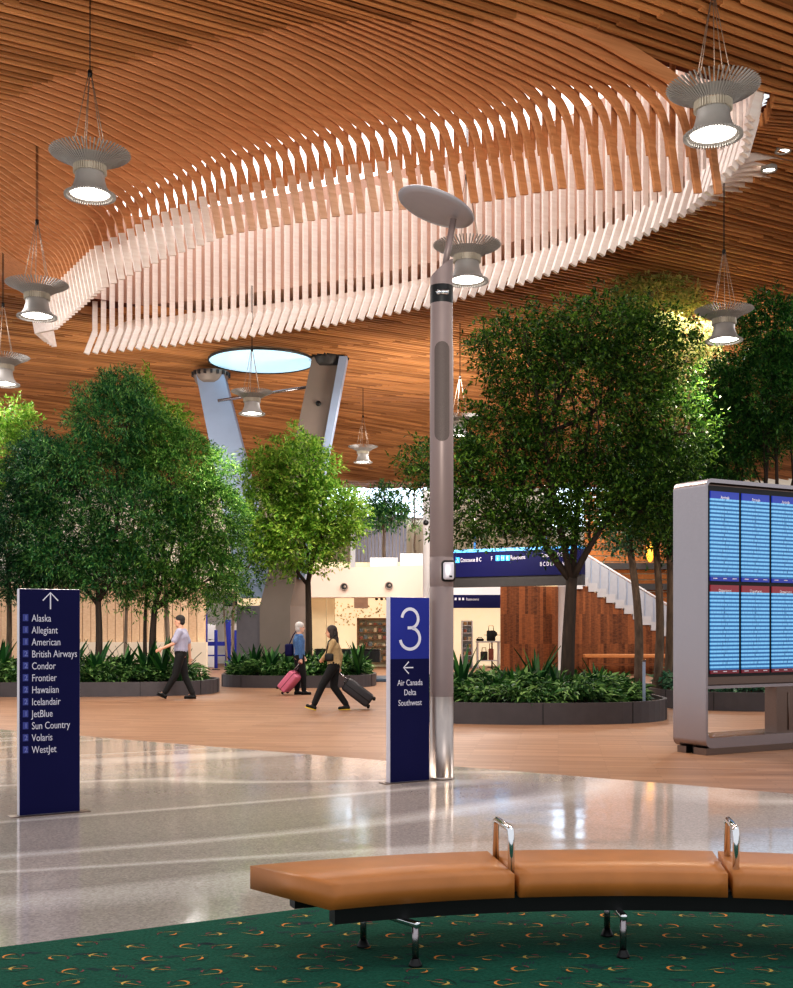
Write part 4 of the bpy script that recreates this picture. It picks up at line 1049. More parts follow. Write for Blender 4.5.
def crown_leaves(blobs,n_spray,k,twig,ln,wd,shell=.55,flat=.5,outw=.6):
    """sprays of leaves over ellipsoid blobs: (x,y,z,rx,ry,rz,weight)"""
    P=[];D=[];Nn=[]
    wts=np.array([b[6] for b in blobs],float); wts/=wts.sum(); cnt=(wts*n_spray).astype(int)
    for b,c in zip(blobs,cnt):
        u_=unit(c); r=(shell+(1-shell)*rng.random(c)**.6)*(.92+.16*np.sin(u_[:,0]*7+u_[:,2]*9))
        ctr=np.array(b[:3]); rad=np.array(b[3:6])
        base=ctr+u_*rad*r[:,None]
        od=u_*outw+rng.normal(size=(c,3))*.45; od[:,2]*=flat; od[:,2]+=.08
        od/=np.linalg.norm(od,axis=1,keepdims=True)
        for j in range(k):
            t=(j+.5)/k
            a=unit(c); side=np.cross(od,a); side/=np.linalg.norm(side,axis=1,keepdims=True)+1e-9
            p=base+od*(t*twig)+rng.normal(size=(c,3))*twig*.10; p[:,2]-=t*t*twig*.25
            dd=od*.7+side*.75; nn=np.tile([0,0,1.],(c,1))+rng.normal(size=(c,3))*.35
            P.append(p);D.append(dd);Nn.append(nn)
    P=np.concatenate(P);D=np.concatenate(D);Nn=np.concatenate(Nn); n=len(P)
    return P,D,Nn,ln*(.7+.6*rng.random(n)),wd*(.7+.6*rng.random(n))
def branch(m,p0,p1,r0,r1,wob=.12,n=6):
    p0=Vector(p0);p1=Vector(p1);L=(p1-p0).length; pts=[];rad=[]
    ax=[random.uniform(-1,1)*wob*L*.5 for _ in range(3)]
    for i in range(n+1):
        t=i/n; q=p0.lerp(p1,t); s=math.sin(math.pi*t)
        pts.append(q+Vector((ax[0]*s,ax[1]*s,-abs(ax[2])*s*.6))); rad.append(r0+(r1-r0)*t)
    m.tube(pts,rad,7)
    return pts
def tree(label,base,fork,blobs,r0,lm,bark,n_spray,k,twig,ln,wd,extra_trunks=(),subs=5,group=None,**kw):
    e=empty('tree',base,label,'tree',group)
    m=MB(); b=Vector(base); f=Vector(fork)
    pts=branch(m,b,f,r0,r0*.72,.06,8)
    m.lathe([(r0*1.5,0),(r0*1.15,.08),(r0,.2)],9,base)
    stems=[]
    for bi,bl in enumerate(blobs):
        c=Vector(bl[:3]); tgt=c+Vector((random.uniform(-.2,.2)*bl[3],random.uniform(-.2,.2)*bl[4],-.1*bl[5]))
        if bi<4 or not stems: src=f-Vector((0,0,random.uniform(0,.15))); rr_=r0*.5
        else:   # minor limbs leave the nearest main stem half way up
            src=min((p for st in stems for p in st[1:5]),key=lambda p:(p-c).length+abs(p.z-c.z)*.3); rr_=r0*.3
        pp=branch(m,src,tgt,rr_,r0*.18,.18)
        if bi<4: stems.append(pp)
        for _ in range(subs):
            v=Vector(unit(1)[0]); q=c+Vector((v.x*bl[3]*.85,v.y*bl[4]*.85,abs(v.z)*bl[5]*.8-.1*bl[5]))
            branch(m,pp[random.randint(2,6)],q,r0*.2,r0*.05,.2,5)
    for (a,c,rr) in extra_trunks: branch(m,a,c,rr,rr*.4,.05,8)
    tr=m.build('trunk',bark,e)
    P=crown_leaves(blobs,n_spray,k,twig,ln,wd,**kw)
    leaf_obj('crown',*P,lm,e)
    return e
LM={'deep':leaf_mat('deep_green_leaf',srgb(24,50,20),srgb(52,92,34),srgb(116,150,60)),
    'pod':leaf_mat('blue_green_leaf',srgb(22,66,46),srgb(52,112,60),srgb(126,168,92)),
    'pod2':leaf_mat('mid_green_leaf',srgb(28,70,30),srgb(72,126,52),srgb(146,182,92)),
    'lime':leaf_mat('lime_leaf',srgb(74,122,40),srgb(128,172,66),srgb(190,212,106),.45),
    'yel':leaf_mat('yellow_green_leaf',srgb(132,144,80),srgb(172,176,108),srgb(214,188,128),.4),
    'dense':leaf_mat('dense_green_leaf',srgb(18,58,28),srgb(40,92,40),srgb(100,150,68)),
    'pod3':leaf_mat('dark_blue_green_leaf',srgb(14,46,34),srgb(36,84,52),srgb(90,132,84)),
    'under':leaf_mat('understory_leaf',srgb(24,56,28),srgb(62,106,52),srgb(148,182,112)),
    'strap':leaf_mat('strap_leaf',srgb(14,44,24),srgb(30,76,36),srgb(70,120,52),.2),
    'blue':leaf_mat('bluish_leaf',srgb(30,80,66),srgb(66,124,92),srgb(140,176,140))}
# planters
planter(2.42,21.0,2.42,2.0,.36,'dark grey curved planter on the wood floor under the big spreading tree')
planter(-9.2,28.6,4.75,1.95,.34,'long dark grey planter behind the walking man',3.)
planter(-2.72,32.4,2.15,1.75,.33,'dark grey planter behind the person in denim',3.)
planter(8.0,24.2,2.75,2.2,.36,'dark grey planter seen beneath the flight display, under the dense tree',3.)
def ground_cover(cx,cy,a,b,h,z0,n,label,lm):
    ang=rng.random(n)*2*math.pi; r=np.sqrt(rng.random(n))*.96
    x=cx+a*r*np.cos(ang); y=cy+b*r*np.sin(ang)
    hh=h*(.25+.85*rng.random(n)**1.3)*(1-.4*r**4)+.28*np.sin(x*4.3+y)*np.cos(y*3.7-x)*h
    P=np.stack([x,y,z0+np.maximum(.02,hh*.75)],1)
    D=np.stack([np.cos(ang)*r+rng.normal(size=n)*.7,np.sin(ang)*r+rng.normal(size=n)*.7-.2,rng.normal(size=n)*.35+.25],1)
    N_=np.tile([0,0,1.],(n,1))+rng.normal(size=(n,3))*.4
    o=leaf_obj('ground_cover',P,D,N_,.17*(.6+.9*rng.random(n)),.055*(.6+.8*rng.random(n)),lm,None,.3)
    tag(o,label,'plants',kind='stuff')
ground_cover(2.36,21.0,2.25,1.9,.5,.30,9000,'low leafy ground cover filling the planter under the big spreading tree',LM['under'])
ground_cover(-9.2,28.6,4.6,1.85,.62,.28,14000,'low leafy ground cover filling the long planter behind the man',LM['under'])
ground_cover(-2.72,32.4,2.05,1.65,.6,.27,8000,'low leafy ground cover filling the planter behind the person in denim',LM['under'])
ground_cover(8.0,24.2,2.6,2.1,.55,.30,8000,'low leafy ground cover in the planter beneath the flight display',LM['blue'])
# upright strap-leaved plants, each its own
def strap_plant(x,y,z0,h,nl,spread,label,group,lw=.075,lm='strap'):
    e=empty('strap_leaf_plant',(x,y,z0),label,'plant',group)
    m=MB()
    for i in range(nl):
        az=2*math.pi*i/nl*2.4+random.uniform(-.3,.3); l=h*random.uniform(.65,1.05); lean=spread*random.uniform(.4,1.1)
        n=6; vs=[]
        for k in range(n+1):
            t=k/n; rr=lean*l*(t**1.6); z=l*t*(1-.18*lean*t); wdt=lw*(.35+1.5*t*(1-t)*1.6)*(1-t**5*.9)
            c=Vector((x+rr*math.cos(az),y+rr*math.sin(az),z0+z)); sd=Vector((-math.sin(az),math.cos(az),0))
            vs+=[c-sd*wdt,c+Vector((0,0,-.02)),c+sd*wdt]
        fs=[]
        for k in range(n): fs+=[(3*k,3*k+1,3*k+4,3*k+3),(3*k+1,3*k+2,3*k+5,3*k+4)]
        m.add(vs,fs,0,True)
    me=m.mesh('strap_leaves',LM[lm]); link('strap_leaves',me,e)
for px,Y,h,lab in ((462,20.3,1.05,'upright dark strap-leaved plant close to the tall pole'),(497,20.2,.62,'short strap-leaved plant, second from the pole in the big planter'),(512,20.4,.75,'narrow strap-leaved plant in front of the walnut wall corner'),
    (521,21.0,.72,'strap-leaved plant beside the narrow one near the walnut wall corner'),(537,20.4,1.0,'tallest spreading strap-leaved plant left of the big trunk'),(557,20.2,.72,'bright strap-leaved plant touching the big trunk'),(597,20.6,.78,'strap-leaved plant right of the big trunk before the wooden bench')):
    strap_plant(wx(px,Y),Y,.3,h*1.05,11 if h<.8 else 14,.5,lab,None,.05)
for k in range(15):
    x=-12.9+k*.56+random.uniform(-.1,.1); y=27.7+random.uniform(-.3,.7)
    strap_plant(x,y,.28,random.uniform(.85,1.15),14,.55,'dark strap-leaved plant in the long planter behind the man','strap plants in the long planter')
for k in range(8):
    x=-4.4+k*.48; y=31.4+random.uniform(-.2,.6)
    strap_plant(x,y,.27,random.uniform(.8,1.1),14,.55,'dark strap-leaved plant in the planter behind the person in denim','strap plants in the middle planter')
# slim stake in the big planter
e=empty('planter_stake',(wx(644,20),20,.3),'slim pale metal stake standing in the big planter','stake'); m=MB(); m.box((wx(644,20),20,.65),(.05,.02,.75)); m.build('stake_post',M['clad_light'],e); m=MB(); m.box((wx(644,20),20,1.03),(.07,.03,.03)); m.build('stake_cap',M['steel'],e)

def B(px,py,Y,rx,rz,w_=1.,ry=None,dy=0):
    """blob whose centre stands at depth Y; radii given in photo pixels"""
    s=Y/F; return (wx(px,Y+dy),Y+dy,wz(py,Y+dy),rx*s,(ry or rx)*s,rz*s,w_)
# big spreading tree
Y=21.0
tree('big tree with a broad dark green spreading crown in the planter beside the tall pole',(wx(567,Y),Y,.3),(wx(572,Y),Y,wz(578,Y)),
  [B(588,400,Y,92,84,3.2),B(520,352,Y,54,46,1.4),B(640,470,Y,50,50,1.1),B(500,440,Y,48,50,1.2),B(645,355,Y,60,56,1.5),B(672,430,Y,44,56,1.2),B(600,330,Y,66,36,1.2),B(540,490,Y,60,46,1.2),B(600,500,Y,60,40,1.1),B(446,465,Y,48,34,.9,dy=-.3),B(475,515,Y,46,32,.9),B(655,510,Y,34,34,.6),B(545,530,Y,40,26,.6)],
  .14,LM['deep'],M['bark_dark'],10500,7,.24,.086,.04,subs=6,shell=.35)
# tree group at the left
Y=28.3
tree('tall dark blue-green tree with the highest peak in the long planter',(wx(97,Y),Y,.3),(wx(98,Y),Y,wz(600,Y)),
  [B(113,425,Y,44,46,1.6),B(85,480,Y,62,52,1.6),B(135,515,Y,58,50,1.5),B(70,550,Y,54,40,1.1),B(122,392,Y,24,24,.5),B(110,570,Y,50,30,.8)],.10,LM['pod'],M['bark_dark'],5600,9,.30,.115,.03,flat=.35,shell=.45,outw=.8)
Y=28.8
tree('bushy mid-green tree with a rounded shoulder beside the pale column arm',(wx(153,Y),Y,.3),(wx(155,Y),Y,wz(605,Y)),
  [B(182,475,Y,50,50,1.7),B(212,520,Y,34,50,1.3),B(165,545,Y,54,46,1.3),B(210,575,Y,32,32,.7),B(155,440,Y,32,34,.7),B(150,585,Y,36,26,.5)],.10,LM['pod2'],M['bark_dark'],5200,9,.30,.115,.032,flat=.35,shell=.45,outw=.8,
  extra_trunks=(((wx(143,Y),Y+.3,.3),(wx(150,Y),Y+.2,wz(540,Y)),.06),))
Y=29.0
tree('dark blue-green tree behind the airline list sign',(wx(45,Y),Y,.3),(wx(42,Y),Y,wz(605,Y)),
  [B(45,475,Y,40,44,1.4),B(22,535,Y,46,46,1.3),B(62,565,Y,46,34,.9),B(20,580,Y,30,26,.5)],.08,LM['pod3'],M['bark_dark'],3600,9,.3,.115,.032,flat=.35,shell=.4)
Y=30.0
tree('yellowish green tree cut by the edge of the photo behind the dark trees',(wx(8,Y),Y,.3),(wx(8,Y),Y,wz(560,Y)),
  [B(4,455,Y,34,40,1.2),B(18,425,Y,16,24,.4),B(0,510,Y,40,36,.8)],.08,LM['lime'],M['bark'],1100,8,.34,.12,.05)
Y=30.2
tree('slim yellow-green tree showing behind the highest peak',(wx(170,Y),Y,.3),(wx(165,Y),Y,wz(560,Y)),
  [B(146,405,Y,12,34,.5),B(168,420,Y,18,18,.35)],.07,LM['lime'],M['bark_pale'],420,8,.32,.11,.05,extra_trunks=(((wx(125,Y),Y,.3),(wx(128,Y),Y,wz(560,Y)),.06),))
# light green tree in the middle planter
Y=32.2
tree('airy light green tree in the planter behind the person in denim',(wx(309,Y),Y,.3),(wx(308,Y),Y,wz(580,Y)),
  [B(300,470,Y,36,42,1.3),B(325,510,Y,42,38,1.2),B(275,520,Y,36,40,1.),B(300,545,Y,48,32,1.),B(345,520,Y,22,26,.4),B(262,475,Y,20,30,.4)],.11,LM['lime'],M['bark_dark'],3400,7,.32,.13,.06,subs=5,shell=.35)
Y=32.6
tree('thin pale slender-stemmed tree in front of the grey column',(wx(234,Y),Y,.3),(wx(236,Y),Y,wz(580,Y)),
  [B(240,560,Y,24,44,.8),B(262,545,Y,22,28,.5),B(228,600,Y,22,22,.4)],.05,LM['pod2'],M['bark_pale'],420,8,.3,.12,.045,extra_trunks=(((wx(228,Y),Y,.3),(wx(222,Y),Y,wz(560,Y)),.035),))
# right side
Y=24.2
tree('dense tall green tree behind the flight display',(wx(760,Y),Y,.3),(wx(760,Y),Y,wz(560,Y)),
  [B(765,400,Y,60,62,2.),B(770,330,Y,34,40,.9),B(730,440,Y,40,44,1.),B(800,380,Y,40,70,1.2),B(720,390,Y,26,36,.5),B(700,470,Y,32,30,.6)],.11,LM['dense'],M['bark_dark'],4600,9,.3,.11,.034,flat=.4,shell=.4)
Y=27.5
tree('sparse yellowing tree top rising between the big tree and the dense tree',(wx(672,Y),Y,0),(wx(670,Y),Y,wz(470,Y)),
  [B(655,312,Y,40,36,1.),B(650,290,Y,34,16,.5),B(692,330,Y,22,40,.6),B(690,380,Y,30,40,.6)],.09,LM['yel'],M['bark_pale'],900,8,.36,.13,.055)
Y=24.6
for k,(pxb,pxt,lab,bl) in enumerate(((638,630,'slim pale-trunked tree nearest to the big tree',[B(625,520,Y,24,34,.7),B(640,480,Y,30,34,.6)]),(657,656,'slim pale-trunked tree in the middle of the three',[B(655,515,Y,26,36,.7),B(665,470,Y,30,34,.7)]),(668,670,'slim pale-trunked tree half hidden by the flight display',[B(680,520,Y,24,40,.6),B(690,480,Y,24,34,.5)]))):
    tree(lab,(wx(pxb,23.6+.4*k),23.6+.4*k,.3),(wx(pxt,Y),Y,wz(548,Y)),bl,.10,LM['dense'] if k else LM['blue'],M['bark'],700,8,.3,.11,.04)
# balcony trees
Y=46.
tree('leafy little tree in the white balcony planter box',(wx(384,Y),Y,wz(559,Y)),(wx(384,Y),Y,wz(530,Y)),[B(384,500,Y,16,16,1.),B(380,520,Y,22,10,.7),B(392,512,Y,16,12,.5)],.06,LM['pod'],M['bark'],420,7,.35,.16,.07)
Y=45.6
tree('bare little tree in the white balcony planter box beside the pole',(wx(415,Y),Y,wz(555,Y)),(wx(415,Y),Y,wz(535,Y)),[B(415,515,Y,18,20,1.)],.05,LM['pod2'],M['bark'],60,6,.3,.14,.05,subs=16)
# ------------------------------------------------------------------ people and their luggage
def capsule(bm,p0,r0,p1,r1,sq=1.,n=14):
    """tapered limb segment with round ends; sq flattens it along its second axis"""
    p0=Vector(p0);p1=Vector(p1);T=(p1-p0); L=T.length
    if L<1e-5: T=Vector((0,0,1))
    T.normalize(); up=Vector((1,0,0)) if abs(T.x)<.8 else Vector((0,0,1))
    a=(up-T*up.dot(T)).normalized(); b=T.cross(a)
    rings=[]
    for i in range(1,6):
        t=math.pi/2*(1-i/5.); rings.append((p0-T*r0*math.sin(t),r0*math.cos(t)))
    for i in range(0,5):
        t=math.pi/2*i/5.; rings.append((p1+T*r1*math.sin(t),r1*math.cos(t)))
    vs=[[bm.verts.new(c+a*math.cos(2*math.pi*k/n)*r+b*math.sin(2*math.pi*k/n)*r*sq) for k in range(n)] for c,r in rings]
    e0=bm.verts.new(p0-T*r0); e1=bm.verts.new(p1+T*r1)
    for i in range(len(rings)-1):
        for k in range(n): bm.faces.new((vs[i][k],vs[i][(k+1)%n],vs[i+1][(k+1)%n],vs[i+1][k]))
    for k in range(n):
        bm.faces.new((e0,vs[0][(k+1)%n],vs[0][k])); bm.faces.new((e1,vs[-1][k],vs[-1][(k+1)%n]))
def ellip(bm,c,r,rot=(0,0,0),n=18,m=12):
    X=Matrix.Translation(c)@Euler(rot).to_matrix().to_4x4()@Matrix.Diagonal((*r,1))
    bmesh.ops.create_uvsphere(bm,u_segments=n,v_segments=m,radius=1,matrix=X)
def fuse(name,bm,voxel,mats,parent,smooth=4):
    """melt the overlapping volumes into one continuous skin"""
    bmesh.ops.recalc_face_normals(bm,faces=bm.faces[:])
    me=bpy.data.meshes.new(name); bm.to_mesh(me); bm.free()
    o=bpy.data.objects.new(name,me); COL.objects.link(o)
    r=o.modifiers.new('r','REMESH'); r.mode='VOXEL'; r.voxel_size=voxel
    s=o.modifiers.new('s','SMOOTH'); s.factor=.5; s.iterations=smooth
    dg=bpy.context.evaluated_depsgraph_get(); m2=bpy.data.meshes.new_from_object(o.evaluated_get(dg))
    bpy.data.objects.remove(o); bpy.data.meshes.remove(me); m2.name=name
    for p in m2.polygons: p.use_smooth=True
    m2.materials.clear(); m2.materials.append(mats)
    return link(name,m2,parent,True)
SKIN=mat('skin',srgb(206,156,130),.5,var=.04)
SKIN2=mat('skin_fair',srgb(220,176,152),.5,var=.04)
def hand(bm,wr,el,face,curl,side,s):
    """palm, four unequal bent fingers and a thumb leaving the side of the palm"""
    d=(Vector(wr)-Vector(el)).normalized(); f=Vector(face).normalized(); f=(f-d*f.dot(d)).normalized()  # f = where the palm looks
    w_=d.cross(f)*side
    wr=Vector(wr); pc=wr+d*.045*s
    capsule(bm,wr,.024*s,wr+d*.075*s,.030*s,.62)
    capsule(bm,wr+d*.03*s-w_*.016*s,.02*s,wr+d*.085*s-w_*.02*s,.017*s); capsule(bm,wr+d*.03*s+w_*.016*s,.02*s,wr+d*.08*s+w_*.022*s,.016*s)
    for i,ln in enumerate((.07,.08,.075,.058)):
        b=wr+d*.088*s+w_*(.027-.018*i)*s
        d1=(d*math.cos(curl*.5)+f*math.sin(curl*.5)); d2=(d*math.cos(curl*1.2)+f*math.sin(curl*1.2)); d3=(d*math.cos(curl*1.9)+f*math.sin(curl*1.9))
        p1=b+d1*ln*.42*s; p2=p1+d2*ln*.33*s; p3=p2+d3*ln*.25*s
        capsule(bm,b,.0095*s,p1,.009*s,n=8); capsule(bm,p1,.009*s,p2,.0085*s,n=8); capsule(bm,p2,.0085*s,p3,.0075*s,n=8)
    b=wr+d*.03*s+w_*.03*s; p1=b+(d*.6+w_*.7+f*.3)*.04*s; p2=p1+(d*.9+f*.45)*.032*s
    capsule(bm,b,.013*s,p1,.0105*s,n=8); capsule(bm,p1,.0105*s,p2,.0085*s,n=8)
def person(label,loc,ang,H,J,skin,group=None):
    """J: joint positions in a frame facing +x, z up, for a 1.75 m body"""
    e=empty('person',loc,label,'person',group); e.rotation_euler=(0,0,ang); s=H/1.75; e.scale=(s,s,s)
    bm=bmesh.new()
    hd=Vector(J['head']); nk=Vector(J['neck']); ch=Vector(J['chest']); pv=Vector(J['pelvis'])
    ty=J.get('turn',0.)
    Rz=Matrix.Rotation(ty,3,'Z')
    P=lambda v: hd+Rz@Vector(v)
    ellip(bm,P((0,0,.03)),(.098,.076,.105)); ellip(bm,P((.02,0,-.045)),(.072,.062,.075)); capsule(bm,P((.06,0,-.085)),.024,P((.05,0,-.06)),.035)
    capsule(bm,P((.085,0,.012)),.010,P((.108,0,-.022)),.015,n=8); capsule(bm,P((.07,.03,.03)),.016,P((.07,-.03,.03)),.016,n=8)
    capsule(bm,P((.084,.018,-.055)),.009,P((.084,-.018,-.055)),.009,n=8)
    for sy in (-1,1): ellip(bm,P((-.005,.077*sy,-.005)),(.022,.010,.034))
    capsule(bm,nk+Vector((-.01,0,-.06)),.062,hd+Vector((-.012,0,-.06)),.054)
    capsule(bm,pv+Vector((0,.06,0)),.115,pv+Vector((0,-.06,0)),.115); capsule(bm,pv,.12,ch+Vector((0,0,-.1)),.115); 
    capsule(bm,ch+Vector((0,.07,0)),.115,ch+Vector((0,-.07,0)),.115)
    for sd in ('L','R'):
        sh,el,wr=[Vector(v) for v in J['arm'+sd]]; hp,kn,an,toe=[Vector(v) for v in J['leg'+sd]]
        capsule(bm,ch+Vector((0,sh.y*.5,.07)),.075,sh,.055); capsule(bm,sh,.052,el,.040); capsule(bm,el,.040,wr,.026)
        hand(bm,wr,el,J['palm'+sd],J.get('curl'+sd,.5),1 if sd=='L' else -1,1.)
        capsule(bm,hp,.09,kn,.058); capsule(bm,kn,.056,an,.038); capsule(bm,an,.036,an+(toe-an)*.5,.034)
    b=fuse('body',bm,.0075,skin,e,3)
    # eyes
    for sy in (-1,1):
        q=Matrix.Translation(P((.083,.032*sy,.008)))
        MB().sph((0,0,0),(.008,.012,.008),X=q).build('eye',M['black'],b,True)
    return e
def cloth(e,name,parts,mm,voxel=.012):
    bm=bmesh.new()
    for p in parts:
        if p[0]=='c': capsule(bm,*p[1:])
        else: ellip(bm,*p[1:])
    return fuse(name,bm,voxel,mm,e,4)
def trousers(e,J,mm,w_=1.,hem=.075):
    pv=Vector(J['pelvis']); parts=[('c',pv+Vector((0,.065,.02)),.128*w_,pv+Vector((0,-.065,.02)),.128*w_)]
    for sd in ('L','R'):
        hp,kn,an,toe=[Vector(v) for v in J['leg'+sd]]
        parts+=[('c',hp,.108*w_,kn,.076*w_),('c',kn,.076*w_,kn.lerp(an,.9),.062*w_)]
    return cloth(e,'trousers',parts,mm)
def shoes(e,J,mm,sole):
    for sd in ('L','R'):
        hp,kn,an,toe=[Vector(v) for v in J['leg'+sd]]
        d=(toe-an); heel=Vector(J['heel'+sd])
        o=cloth(e,'shoe',[('c',heel+Vector((0,0,.0)),.040,toe,.034,1.15),('c',an,.045,heel,.038),('c',an,.04,heel.lerp(toe,.55)+Vector((0,0,.01)),.042,1.1)],mm,.008)
        n=(toe-heel).normalized(); side=Vector((0,1,0)); upv=n.cross(side); 
        if upv.z<0: upv=-upv
        m=MB(); pts=[]
        for k in range(20):
            t=2*math.pi*k/20; c=heel.lerp(toe,.5)+n*math.cos(t)*((toe-heel).length*.5+.04)+side*math.sin(t)*.046-upv*.036; pts.append(c)
        m.add([p-upv*.014 for p in pts]+[p+upv*.008 for p in pts],[tuple(range(20)),tuple(range(20,40))]+[(k,(k+1)%20,20+(k+1)%20,20+k) for k in range(20)])
        m.build('sole',sole,o,True)
def top(e,J,mm,name,sleeve,lo=-.06,w_=1.,collar=True,flare=0.):
    """shirt or jacket: sleeve 1 short, 2 long"""
    ch=Vector(J['chest']); pv=Vector(J['pelvis']); nk=Vector(J['neck'])
    parts=[('c',ch+Vector((0,.075,.02)),.132*w_,ch+Vector((0,-.075,.02)),.132*w_),('c',ch+Vector((0,.06,0)),.130*w_,pv+Vector((0,.055,.10)),.125*w_),('c',ch+Vector((0,-.06,0)),.130*w_,pv+Vector((0,-.055,.10)),.125*w_),
           ('c',pv+Vector((0,.06,.08)),.128*w_,pv+Vector((0,.06,lo+.1)),(.132+flare)*w_),('c',pv+Vector((0,-.06,.08)),.128*w_,pv+Vector((0,-.06,lo+.1)),(.132+flare)*w_),('c',ch,.11*w_,nk+Vector((0,0,-.04)),.07)]
    for sd in ('L','R'):
        sh,el,wr=[Vector(v) for v in J['arm'+sd]]
        parts+=[('c',ch+Vector((0,sh.y*.5,.06)),.09*w_,sh,.072*w_)]
        if sleeve==1: parts+=[('c',sh,.072*w_,sh.lerp(el,.72),.066*w_)]
        else: parts+=[('c',sh,.070*w_,el,.060*w_),('c',el,.060*w_,el.lerp(wr,.88),.046*w_)]
    o=cloth(e,name,parts,mm)
    return o
# --- walking man
Jm=dict(head=(.03,0,1.615),neck=(.0,0,1.48),chest=(-.005,0,1.28),pelvis=(0,0,.95),
  armL=((.0,.2,1.41),(.12,.25,1.16),(.36,.22,1.06)),armR=((-.02,-.2,1.41),(-.13,-.25,1.13),(-.14,-.25,.87)),
  palmL=(0,-1,-.2),palmR=(0,1,.2),curlL=.5,curlR=.6,
  legL=((0,.095,.92),(-.02,.1,.49),(-.23,.09,.10),(-.09,.09,.036)),heelL=(-.27,.09,.07),
  legR=((0,-.095,.92),(.16,-.1,.50),(.27,-.09,.09),(.40,-.09,.055)),heelR=(.235,-.09,.05))
# photo: the leading foot reaches forward, the standing foot is flat behind
Jm['legL']=((0,.095,.92),(.10,.1,.50),(.33,.09,.12),(.44,.09,.125)); Jm['heelL']=(.31,.09,.07); 
Jm['legR']=((0,-.095,.92),(-.06,-.1,.49),(-.24,-.09,.085),(-.08,-.09,.036)); Jm['heelR']=(-.265,-.09,.04)
ym=25.9
man=person('man in pale grey polo shirt and black trousers walking past the long planter',(wx(181,ym),ym,0),math.pi,1.88,Jm,SKIN)
top(man,Jm,mat('grey_polo',srgb(160,158,178),.8,var=.05,scale=20),'polo_shirt',1,-.02,1.08)
trousers(man,Jm,mat('black_trousers',srgb(12,12,15),.8,var=.1),1.0)
shoes(man,Jm,M['black'],M['black'])
hd=Vector(Jm['head']); cloth(man,'hair',[('e',hd+Vector((-.015,0,.06)),(.105,.084,.095)),('e',hd+Vector((-.05,0,.0)),(.065,.078,.07))],mat('dark_hair',srgb(34,28,26),.7,var=.2),.008)
cloth(man,'belt',[('c',Vector((0,.065,1.0)),.131,Vector((0,-.065,1.0)),.131)],M['black'],.012)
# --- walking woman
Jw=dict(head=(.05,0,1.60),neck=(.01,0,1.47),chest=(.0,0,1.27),pelvis=(-.01,0,.93),
  armL=((.0,.18,1.40),(.12,.21,1.15),(.22,.08,1.05)),armR=((-.03,-.19,1.39),(-.13,-.24,1.12),(-.10,-.26,.87)),
  palmL=(-.2,-1,0),palmR=(0.3,1,0),curlL=.6,curlR=1.25,
  legL=((0,.09,.90),(.22,.1,.52),(.40,.09,.11),(.53,.09,.10)),heelL=(.375,.09,.055),
  legR=((-.02,-.09,.90),(.0,-.1,.48),(-.27,-.09,.095),(-.12,-.09,.036)),heelR=(-.30,-.09,.05))
yw=22.4
wom=person('woman with long dark hair and tan jacket walking with a black suitcase',(wx(333.5,yw),yw,0),math.pi,1.66,Jw,SKIN)
tan=mat('tan_jacket',srgb(176,150,112),.85,var=.12,scale=18)
top(wom,Jw,tan,'jacket',2,-.06,.98,flare=.01)
trousers(wom,Jw,mat('black_trousers_b',srgb(13,12,16),.85,var=.1),1.04)
shoes(wom,Jw,M['black'],mat('yellow_sole',srgb(206,176,60),.6,var=.05))
hd=Vector(Jw['head']); cloth(wom,'hair',[('e',hd+Vector((-.02,0,.045)),(.112,.092,.105)),('e',hd+Vector((-.075,0,-.05)),(.07,.09,.13)),('e',hd+Vector((-.10,0,-.17)),(.06,.10,.13)),('e',hd+Vector((-.10,.0,-.27)),(.045,.08,.08)),('e',hd+Vector((-.02,.075,-.05)),(.05,.03,.11)),('e',hd+Vector((-.02,-.075,-.05)),(.05,.03,.11))],mat('long_dark_hair',srgb(44,32,30),.6,var=.25,scale=30),.009)
# cross-body bag (hangs on her: its own thing)
bx=Vector((wx(330,yw),yw-.28,wz(657,yw)))
e=empty('shoulder_bag',bx,'small dark shoulder bag at the walking woman\'s waist','bag')
m=MB(); m.rbox(bx,(.17,.08,.15),.03,3); m.build('bag_body',M['black'],e)
m=MB(); sh_=Vector((wx(336,yw),yw-.1,wz(634.5,yw))); m.tube([bx+Vector((-.06,.03,.07)),bx+Vector((-.02,.06,.3)),sh_+Vector((0,-.05,.0))],.012,6); m.build('strap',M['black'],e)
# --- person in denim
Jd=dict(head=(.03,0,1.61),neck=(.0,0,1.47),chest=(-.005,0,1.27),pelvis=(0,0,.93),turn=-.2,
  armL=((0,.19,1.40),(.06,.24,1.13),(.16,.2,.93)),armR=((-.01,-.19,1.40),(-.03,-.25,1.13),(-.02,-.25,.87)),
  palmL=(0,-1,0),palmR=(.2,1,0),curlL=.6,curlR=1.25,
  legL=((0,.09,.90),(.03,.1,.48),(-.03,.09,.085),(.12,.09,.036)),heelL=(-.06,.09,.04),
  legR=((0,-.09,.90),(.08,-.1,.49),(.10,-.09,.085),(.25,-.09,.036)),heelR=(.07,-.09,.04))
yd=27.6
den=person('grey-haired person in a blue denim jacket pulling a pink suitcase',(wx(299,yd),yd,0),.35,1.74,Jd,SKIN2)
top(den,Jd,mat('denim',srgb(74,108,152),.85,var=.22,scale=22),'denim_jacket',2,-.06,1.0)
trousers(den,Jd,mat('black_trousers_c',srgb(12,12,16),.85,var=.1),1.0)
shoes(den,Jd,M['black'],M['black'])
hd=Vector(Jd['head']); cloth(den,'hair',[('e',hd+Vector((-.02,0,.055)),(.112,.092,.10)),('e',hd+Vector((-.055,0,-.02)),(.07,.088,.085))],mat('grey_hair',srgb(196,190,186),.7,var=.12,scale=30),.008)
bx=Vector((wx(289,yd),yd+.05,wz(650,yd)))
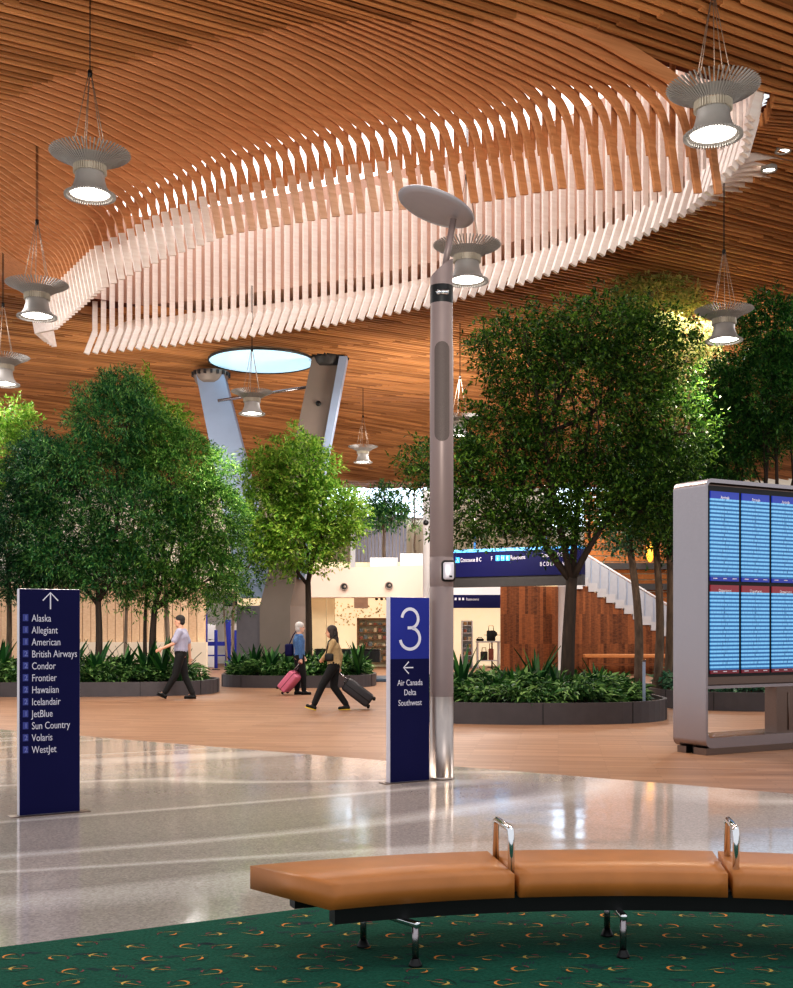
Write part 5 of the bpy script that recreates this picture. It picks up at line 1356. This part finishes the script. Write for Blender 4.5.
e=empty('shoulder_bag',bx,'dark shoulder bag at the back of the person in denim','bag'); m=MB(); m.rbox(bx,(.2,.2,.3),.05,3); m.build('bag_body',M['navy'],e); m=MB(); m.tube([bx+Vector((0,0,.13)),bx+Vector((.1,.0,.36)),bx+Vector((.2,0,.5))],.014,6); m.build('strap',M['navy'],e)
# --- suitcases
def suitcase(grip,yaw,w_,d,h,shell,trim,label,hl,ridges=True):
    # lean about the wheel line until the grip meets the hand
    def off(t): return (Matrix.Rotation(yaw,4,'Z')@Matrix.Rotation(t,4,'X'))@Vector((0,d/2+d*.32,.05+h+hl))
    a,b=math.radians(5),math.radians(80)
    for _ in range(40):
        t=(a+b)/2
        if off(t).z+.012>grip.z: a=t
        else: b=t
    tilt=a; o_=off(tilt); foot=Vector((grip.x-o_.x,grip.y-o_.y,.012))
    """foot: wheel line on the floor; leans by tilt about it; local x = width, y = thickness, z = height"""
    e=empty('suitcase',foot,label,'suitcase')
    e.rotation_mode='XYZ'
    Rm=Matrix.Rotation(yaw,4,'Z')@Matrix.Rotation(tilt,4,'X')
    X=Matrix.Translation(foot)@Rm@Matrix.Translation((0,d/2,0))
    m=MB(); m.rbox((0,0,.05+h/2),(w_,d,h),.04,4,X=X); sh=m.build('shell',shell,e)
    if ridges:
        for k in range(6):
            m=MB(); x=-w_/2+w_*(k+.9)/6.8; m.rbox((x,0,.05+h/2),(.022,d+.014,h-.09),.008,2,X=X); m.build('ridge',shell,sh)
    m=MB(); m.rbox((0,0,.05+h/2),(w_+.006,.018,h+.006),.004,1,X=X); m.build('zip_band',trim,sh)
    for sx in (-1,1):
        for sy in (-1,1):
            m=MB(); Xw=X@Matrix.Translation((sx*(w_/2-.05),sy*(d/2-.035),.028)); m.tube([(-.018,0,0),(.018,0,0)],.03,12,X=Xw); wv=m.build('wheel',M['black'],e)
    m=MB()
    for sx in (-1,1): m.tube([(sx*.085,d*.32,.05+h-.03),(sx*.085,d*.32,.05+h+hl)],.011,8,X=X)
    hn=m.build('telescopic_handle',M['steel'],e); m=MB(); m.tube([(-.10,d*.32,.05+h+hl),(.10,d*.32,.05+h+hl)],.018,10,X=X); m.build('grip',trim,hn)
    m=MB(); m.tube([(-.08,0,.05+h),(-.06,0,.05+h+.03),(.06,0,.05+h+.03),(.08,0,.05+h)],.012,8,X=X); m.build('carry_handle',trim,e)
    return X@Vector((0,d*.32,.05+h+hl))
def hand_of(p,J,side):
    el,wr=Vector(J['arm'+side][1]),Vector(J['arm'+side][2]); d=(wr-el).normalized(); f=Vector(J['palm'+side]).normalized()
    return world_of(p)@(wr+d*.10+f*.022)
suitcase(hand_of(wom,Jw,'R'),math.radians(-90),.40,.26,.62,mat('black_shell',srgb(42,40,46),.5,var=.06),M['black'],'black hard suitcase tilted on its wheels behind the walking woman',.24)
suitcase(hand_of(den,Jd,'R'),math.radians(72),.40,.25,.52,mat('pink_shell',srgb(204,112,138),.4,var=.04),mat('maroon_trim',srgb(110,40,56),.5,var=.05),'pink ribbed suitcase pulled by the person in denim',.26)
